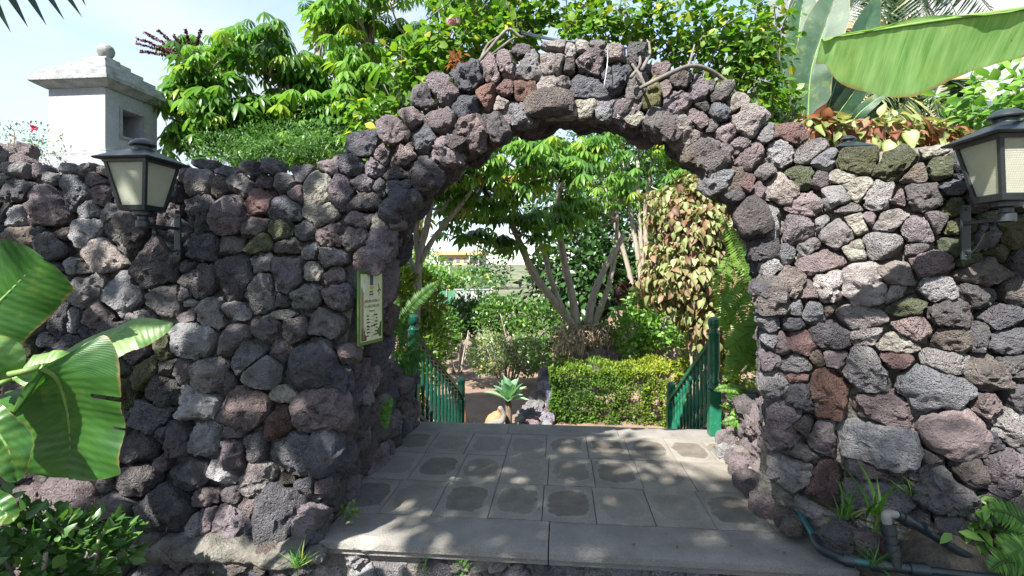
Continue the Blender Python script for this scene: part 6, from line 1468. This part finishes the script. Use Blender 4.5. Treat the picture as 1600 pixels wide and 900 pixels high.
shrub("round_bush", "round grey-green bush on thin bare stems beside the path", "bush", W(792, 552, 10.6), (0.78, 0.6, 0.5), 0, 0.06, M["lf_gray"], LF_OVAL, 413, ground=-1, stems=9, tint=(0.72, 0.25), lump=0.15, shell=0.6, blobs=[(W(765, 553, 10.6), (0.48, 0.45, 0.44), 2300), (W(822, 556, 10.7), (0.42, 0.45, 0.42), 2000)])
shrub("dry_plant", "mass of withered tan leaves below the pale trunks", "plant", W(905, 528, 9.3), (0.6, 0.4, 0.4), 0, 0.12, M["lf_dry"], LF_LONG, 414, ground=-0.2, droop=1.1, up=0, blobs=[(W(895, 530, 9.4), (0.42, 0.3, 0.36), 800), (W(935, 522, 9.5), (0.35, 0.3, 0.25), 500)], stems=3)
shrub("glossy_shrub", "sunlit light green shrub right of the withered plant", "shrub", W(1010, 505, 9.4), (0.8, 0.6, 0.7), 0, 0.095, M["lf_light"], LF_OVAL, 415, ground=-0.3, tint=(0.65, 0.3), blobs=[(W(985, 520, 9.5), (0.5, 0.5, 0.5), 1300), (W(1035, 500, 9.4), (0.55, 0.5, 0.6), 1500), (W(1015, 470, 9.8), (0.45, 0.4, 0.35), 700)])
shrub("croton", "dark red leaved shrub at the foot of the brown trunks", "shrub", W(1000, 462, 11), (0.6, 0.4, 0.3), 600, 0.12, leaf_mat("maroon_leaf", [(0, (0.03, 0.012, 0.012)), (1, (0.12, 0.035, 0.03))], 0.2), LF_OVAL, 416, ground=0.2, stems=3)
shrub("variegated_shrub", "yellow-green shrub low behind the right balustrade", "shrub", W(1135, 560, 6.9), (0.5, 0.4, 0.6), 0, 0.075, M["lf_yellow"], LF_OVAL, 417, ground=-1, tint=(0.5, 0.35), blobs=[(W(1105, 560, 7.2), (0.4, 0.35, 0.4), 1000), (W(1160, 570, 6.4), (0.3, 0.35, 0.5), 800), (W(1120, 630, 7.0), (0.4, 0.35, 0.4), 600)])
shrub("copperleaf_bush", "tall copperleaf bush with brown and cream-edged leaves inside the right jamb", "bush", W(1100, 380, 6.6), (0.6, 0.5, 0.9), 0, 0.10, M["lf_copper"], LF_COPPER, 418, ground=-1, up=0, droop=1.0, tint=(0.64, 0.3), lump=0.35, shell=0.4, yellow=0.04,
      blobs=[(W(1090, 345, 6.5), (0.64, 0.5, 0.55), 1900), (W(1082, 430, 6.5), (0.68, 0.5, 0.55), 2000), (W(1130, 490, 6.3), (0.5, 0.4, 0.5), 1100), (W(1130, 300, 6.6), (0.42, 0.4, 0.4), 700)], stems=6)
shrub("leafy_shrub", "dense green shrub on the left edge of the garden path", "shrub", W(715, 530, 12), (0.7, 0.6, 0.6), 0, 0.09, M["lf_mid"], LF_OVAL, 421, ground=-1, tint=(0.45, 0.3), blobs=[(W(695, 520, 12.5), (0.45, 0.5, 0.55), 1300), (W(735, 495, 14), (0.6, 0.5, 0.4), 1200), (W(672, 540, 11), (0.4, 0.4, 0.5), 900)])
shrub("light_shrub", "pale feathery shrub filling the space under the left branches", "shrub", W(640, 400, 10), (0.7, 0.6, 0.6), 0, 0.085, M["lf_light"], LF_OVAL, 422, ground=-1, tint=(0.4, 0.3), blobs=[(W(640, 430, 10), (0.5, 0.5, 0.4), 900), (W(625, 400, 9), (0.3, 0.4, 0.4), 500)])
# clipped hedge
gh = np.random.default_rng(9)
H0, H1 = W(862, 600, 8.35), W(1092, 600, 8.1)
hd = root("hedge", "clipped green hedge, yellower along the top and right end, in front of the trees", "hedge", ((H0.x + H1.x) / 2, 8.6, -1.0))
hx0, hx1, hy0, hy1, hz0, hz1 = H0.x, H1.x, 8.2, 9.05, -0.98, -0.10
n = 21000
f_ = gh.random(n); P = np.stack([gh.uniform(hx0, hx1, n), gh.uniform(hy0, hy1, n), gh.uniform(hz0, hz1, n)], 1); D = np.zeros((n, 3))
i1 = f_ < 0.5; i2 = (f_ >= 0.5) & (f_ < 0.80); i3 = (f_ >= 0.80) & (f_ < 0.92)
P[i1, 1] = hy0 + np.abs(gh.normal(0, 0.07, i1.sum())); D[i1] = (0, -1, 0.3)
P[i2, 2] = hz1 - np.abs(gh.normal(0, 0.06, i2.sum())); D[i2] = (0, -0.2, 1)
P[i3, 0] = hx0 + np.abs(gh.normal(0, 0.07, i3.sum())); D[i3] = (-1, 0, 0.3)
D[~(i1 | i2 | i3)] = (0, 0, 1)
wob = np.array([[noise.noise(Vector(p) * 3.3), noise.noise(Vector(p) * 3.3 + Vector((7, 0, 0))), noise.noise(Vector(p) * 3.3 + Vector((0, 7, 0)))] for p in P]) * 0.11
P = P + wob
keep = np.array([noise.noise(Vector(p) * 5.5) for p in P]) > -0.22
P, D = P[keep], D[keep]; n = len(P)
tt = np.clip(gh.normal(0.12, 0.16, n) + 0.75 * np.clip((P[:, 0] - hx0 - 0.7) / 1.0, 0, 1) * gh.random(n) + 0.30 * (P[:, 2] > hz1 - 0.12), 0, 1)  # tint shifts to yellow-green towards the right end and the top
foliage("foliage", hd, M["lf_yellow"], [scatter(LF_SMALL, P, unit(D + gh.normal(size=(n, 3)) * 0.6), unit(gh.normal(size=(n, 3)) * 0.5 + D + np.array([0, 0, 0.8])), 0.05 * gh.uniform(0.7, 1.3, n), tt)])
put("twigs", tubes_mesh("twigs", [(smooth_path([(x, 8.6 + gh.normal() * 0.1, -1.02), (x + gh.normal() * 0.08, 8.6, -0.6), (x + gh.normal() * 0.15, 8.6 + gh.normal() * 0.15, -0.2)], 6), [0.02, 0.006], 5) for x in np.linspace(hx0 + 0.1, hx1 - 0.1, 16)]), M["bark_dark"], hd)
# agave on a short trunk
ga = np.random.default_rng(12); pa = W(794, 626, 7.7)
ag = root("agave", "blue-green agave rosette on a short trunk beside the clay jar", "agave", (pa.x, pa.y, -1.0))
V, Fc = tube(smooth_path([(pa.x, pa.y, -1.02), (pa.x + 0.01, pa.y, -0.7), tuple(pa)], 8), [0.06, 0.05, 0.045], 10); put("trunk", npmesh("trunk", V, Fc), M["bark_dark"], ag)
AGL = leaf_tmpl(1, 0.46, 6, 0.45, 0.12, wpos=0.5)
for k in range(24):
    az = k * 2.399; el = rad(8 + 76 * (k / 23) ** 0.8); d = np.array([[math.cos(az) * math.cos(el), math.sin(az) * math.cos(el), math.sin(el)]])
    V, Fc, T = scatter(AGL, np.array([tuple(pa)]) + d * 0.03, d, np.array([[0, 0, 1.0]]) - d * 0.3 + np.array([[0, 0, 0.2]]), np.array([0.33 * ga.uniform(0.85, 1.1)]), np.array([ga.random()]))
    put("leaf", npmesh("leaf", V, Fc, T), M["lf_agave"], ag)
# ferns
def fern(label, base, fr, seed, cat_="fern", L_=0.075, group=None, tint=(0.55, 0.25)):
    gg = np.random.default_rng(seed); r = root("fern", label, cat_, base, group)
    for pts in fr: frond_obj("frond", r, M["lf_fern"], [Vector(p) for p in pts], L_, 0.22, 44, gg, 0.003, droop=0.12, fwd=0.25, nrm=(0.1, -0.9, 0.5), tint=tint)
    return r
F_ = lambda d, *p: [W(x, y, d) for x, y in p]
fern("sword fern cascading down inside the right jamb", W(1165, 420, 4.1), [F_(4.2, (1128, 335), (1150, 385), (1168, 440), (1180, 505)), F_(4.15, (1120, 470), (1145, 480), (1168, 520), (1178, 565)), F_(4.1, (1180, 430), (1172, 480), (1160, 540), (1150, 580)), F_(4.2, (1185, 470), (1180, 520), (1178, 560), (1182, 590)), F_(4.3, (1140, 400), (1128, 440), (1130, 490), (1140, 530)),
     F_(4.0, (1190, 500), (1170, 520), (1150, 535), (1128, 550)), F_(4.1, (1192, 520), (1175, 548), (1165, 570), (1150, 585)), F_(4.2, (1185, 440), (1160, 455), (1140, 480), (1125, 515)), F_(4.25, (1160, 380), (1175, 420), (1186, 470), (1190, 530)), F_(4.3, (1150, 430), (1140, 470), (1142, 520), (1150, 560))] + [F_(4.0 + 0.03 * k, (1195 - 2 * k, 470 + 9 * k), (1182 - 4 * k, 500 + 9 * k), (1172 - 5 * k, 535 + 7 * k), (1160 - 6 * k, 575 + 4 * k)) for k in range(6)], 501, L_=0.095, tint=(0.9, 0.15))
fern("dark fern beside the upper post of the left balustrade", W(632, 560, 4.4), [F_(4.4, (620, 570), (632, 545), (648, 530), (662, 520)), F_(4.4, (622, 575), (640, 560), (655, 555), (672, 556)), F_(4.3, (618, 565), (622, 530), (628, 505), (640, 485)), F_(4.4, (616, 580), (630, 575), (646, 575), (660, 580)), F_(4.5, (615, 560), (618, 520), (615, 490), (622, 465)), F_(4.6, (612, 520), (640, 480), (665, 455), (690, 437))], 502, tint=(0.3, 0.25))
fern("pale fern trailing over the low right side wall", W(1170, 640, 4.2), [F_(4.1, (1200, 600), (1190, 640), (1186, 670), (1184, 700)), F_(4.2, (1185, 625), (1160, 610), (1135, 606), (1115, 610)), F_(4.15, (1180, 640), (1165, 650), (1145, 656), (1125, 662)), F_(4.1, (1205, 640), (1192, 660), (1188, 690), (1190, 710))], 503, L_=0.05, tint=(0.85, 0.15))
fern("small fern frond growing from the left pillar's inner face", W(605, 640, 3.35), [F_(3.3, (603, 670), (604, 650), (608, 630), (612, 618)), F_(3.35, (600, 668), (600, 650), (603, 636), (606, 626))], 504, L_=0.035)
fern("bright fern fronds at the lower right edge", W(1590, 840, 2.35), [F_(2.3, (1640, 850), (1600, 815), (1570, 800), (1545, 798)), F_(2.3, (1650, 860), (1610, 850), (1580, 850), (1560, 858)), F_(2.25, (1640, 900), (1600, 880), (1570, 878), (1545, 892)), F_(2.2, (1650, 880), (1615, 862), (1590, 862), (1572, 872))], 505, L_=0.07, tint=(0.6, 0.25))
# leafy plants and grass in the foreground
shrub("leafy_plant", "low glossy dark green shrub in the lower left corner", "shrub", W(80, 860, 2.25), (0.4, 0.3, 0.22), 0, 0.062, M["lf_dark"], leaf_tmpl(1, 0.62, 5, 0.22, 0.16), 510, ground=-0.36, tint=(0.85, 0.2), yellow=0.02, blobs=[(W(60, 870, 2.2), (0.27, 0.26, 0.17), 520), (W(150, 870, 2.3), (0.14, 0.2, 0.12), 200), (W(-30, 855, 2.1), (0.25, 0.25, 0.18), 240)], shell=0.2, lump=0.3)
gl = np.random.default_rng(14)
lp = root("leafy_plant", "light green broad-leaved trailing plant by the wall foot at lower right", "plant", W(1530, 820, 2.5))
pos, dirs = [], []
for k in range(85):
    t = gl.random(); px = 1555 - 62 * t + gl.normal() * 17; py = 785 + 85 * t + gl.normal() * 14
    pos.append(tuple(W(px, py, 2.42 + gl.normal() * 0.04))); dirs.append((gl.normal() * 0.8 - 0.2, -0.6 + gl.normal() * 0.3, -0.2 + gl.normal() * 0.5))
foliage("foliage", lp, M["lf_light"], [scatter(leaf_tmpl(1, 0.5, 3, 0.25, 0.3, wpos=0.4), np.array(pos), np.array(dirs), np.tile([0, -0.5, 0.9], (85, 1)) + gl.normal(size=(85, 3)) * 0.3, 0.075 * gl.uniform(0.7, 1.3, 85), np.clip(gl.normal(0.45, 0.3, 85), 0, 1))])
put("stems", tubes_mesh("stems", [(smooth_path([W(1575, 790, 2.5), W(1540, 800, 2.46), W(1515, 835, 2.44), W(1495, 868, 2.42)], 12), 0.004, 6), (smooth_path([W(1575, 800, 2.5), W(1550, 770, 2.46), W(1540, 765, 2.45)], 8), 0.004, 6)]), M["lf_light"], lp)
def tuft(label, base, n, h, seed, spread=0.5, tint=(0.5, 0.3), up=0.9, wide=0.05, cat_="grass"):
    gg = np.random.default_rng(seed); b = Vector(base)
    d = np.stack([gg.normal(0, spread, n), gg.normal(0, spread, n) - 0.15, np.full(n, up)], 1)
    P = np.array(tuple(b)) + np.stack([gg.normal(0, 0.02, n), gg.normal(0, 0.015, n), np.zeros(n)], 1)
    V, Fc, T = scatter(leaf_tmpl(1, wide, 5, 0.5, 0.55, wpos=0.3), P, d, np.tile([0, 0, 1.0], (n, 1)) + gg.normal(size=(n, 3)) * 0.4 + d * -0.2, h * gg.uniform(0.55, 1.2, n), np.clip(gg.normal(*tint, n), 0, 1))
    o = put("grass_tuft", npmesh("grass_tuft", V, Fc, T), M["lf_grass"], None)
    o["label"] = label; o["category"] = cat_; o["kind"] = "stuff"; o["group"] = "grass tufts"
tuft("grass tuft between the loose rocks and the red boulder", W(1322, 812, 2.50), 26, 0.17, 601, 0.45)
tuft("broad upright grass blades left of the white valve", W(1365, 812, 2.46), 8, 0.24, 602, 0.12, wide=0.09)
tuft("pale grass clump at the foot of the pipe riser", W(1375, 832, 2.42), 40, 0.11, 603, 0.5, (0.75, 0.3))
tuft("grass growing in the gap below the big grey stone", W(1428, 775, 2.50), 26, 0.13, 604, 0.5, (0.6, 0.35))
tuft("few grass blades over the teal pipe", W(1365, 885, 2.30), 16, 0.17, 605, 0.5)
tuft("tuft of wiry grass on the footing left of the step", W(468, 885, 2.62), 40, 0.12, 606, 0.55, (0.4, 0.3))
tuft("thin grass blades in front of the step slab", W(657, 897, 2.62), 7, 0.11, 607, 0.15, (0.6, 0.2))
tuft("little grass sprig on the right wall face", W(1300, 680, 2.52), 9, 0.07, 608, 0.4)
shrub("weed", "small round-leaved weed at the left end of the step", "weed", W(545, 800, 3.0), (0.05, 0.04, 0.045), 46, 0.026, M["lf_mid"], LF_ROUND, 609, ground=0.0, stems=0, tint=(0.7, 0.2), shell=0.1)
shrub("weed", "small leafy weed in front of the step slab", "weed", W(722, 888, 2.62), (0.03, 0.03, 0.03), 18, 0.028, M["lf_light"], LF_OVAL, 610, ground=-0.15, stems=0, shell=0.1)
shrub("clover", "bright clover patch beneath the pale trailing fern", "weed", W(1205, 704, 3.9), (0.10, 0.07, 0.035), 90, 0.04, M["lf_light"], LF_ROUND, 611, ground=0.1, stems=0, tint=(0.8, 0.2), shell=0.1)
shrub("ivy", "small ivy-like plant on the low right side wall", "plant", W(1160, 640, 4.2), (0.12, 0.1, 0.16), 150, 0.055, M["lf_light"], LF_ROUND, 612, ground=0.05, stems=2, tint=(0.35, 0.3), shell=0.2)
# hillside shrubs far behind
gq = np.random.default_rng(33)
for k, (px, py, d, rx, rz, mt, lb) in enumerate(((660, 440, 40, 2.6, 1.6, "lf_mid", "green shrub on the hillside left of the far house"), (700, 430, 70, 4.0, 1.1, "lf_gray", "pale shrub below the far house"), (735, 434, 62, 3.2, 1.0, "lf_mid", "olive shrub below the right end of the far house"), (765, 420, 50, 2.4, 2.6, "lf_dark", "dark tree right of the far house"), (690, 447, 38, 1.6, 0.9, "lf_mid", "low green bush above the green fence panel"), (735, 448, 40, 2.2, 0.8, "lf_gray", "pale bush above the white wall"), (668, 415, 110, 6, 3.6, "lf_mid", "tree at the left end of the far house"))):
    shrub("hillside_shrub", lb, "shrub", W(px, py, d), (rx, rx * 0.7, rz), 700, 0.055 * d / 10 + 0.12, M[mt], LF_OVAL, 700 + k, ground=W(px, py, d).z - rz, group="shrubs on the far hillside", stems=2)
shrub("leafy_shrub", "loose grey-leaved twigs in front of the white wall", "shrub", W(745, 468, 16), (0.9, 0.5, 0.4), 260, 0.11, M["lf_gray"], LF_OVAL, 720, ground=-1, tint=(0.6, 0.3), shell=0.1, lump=0.6)
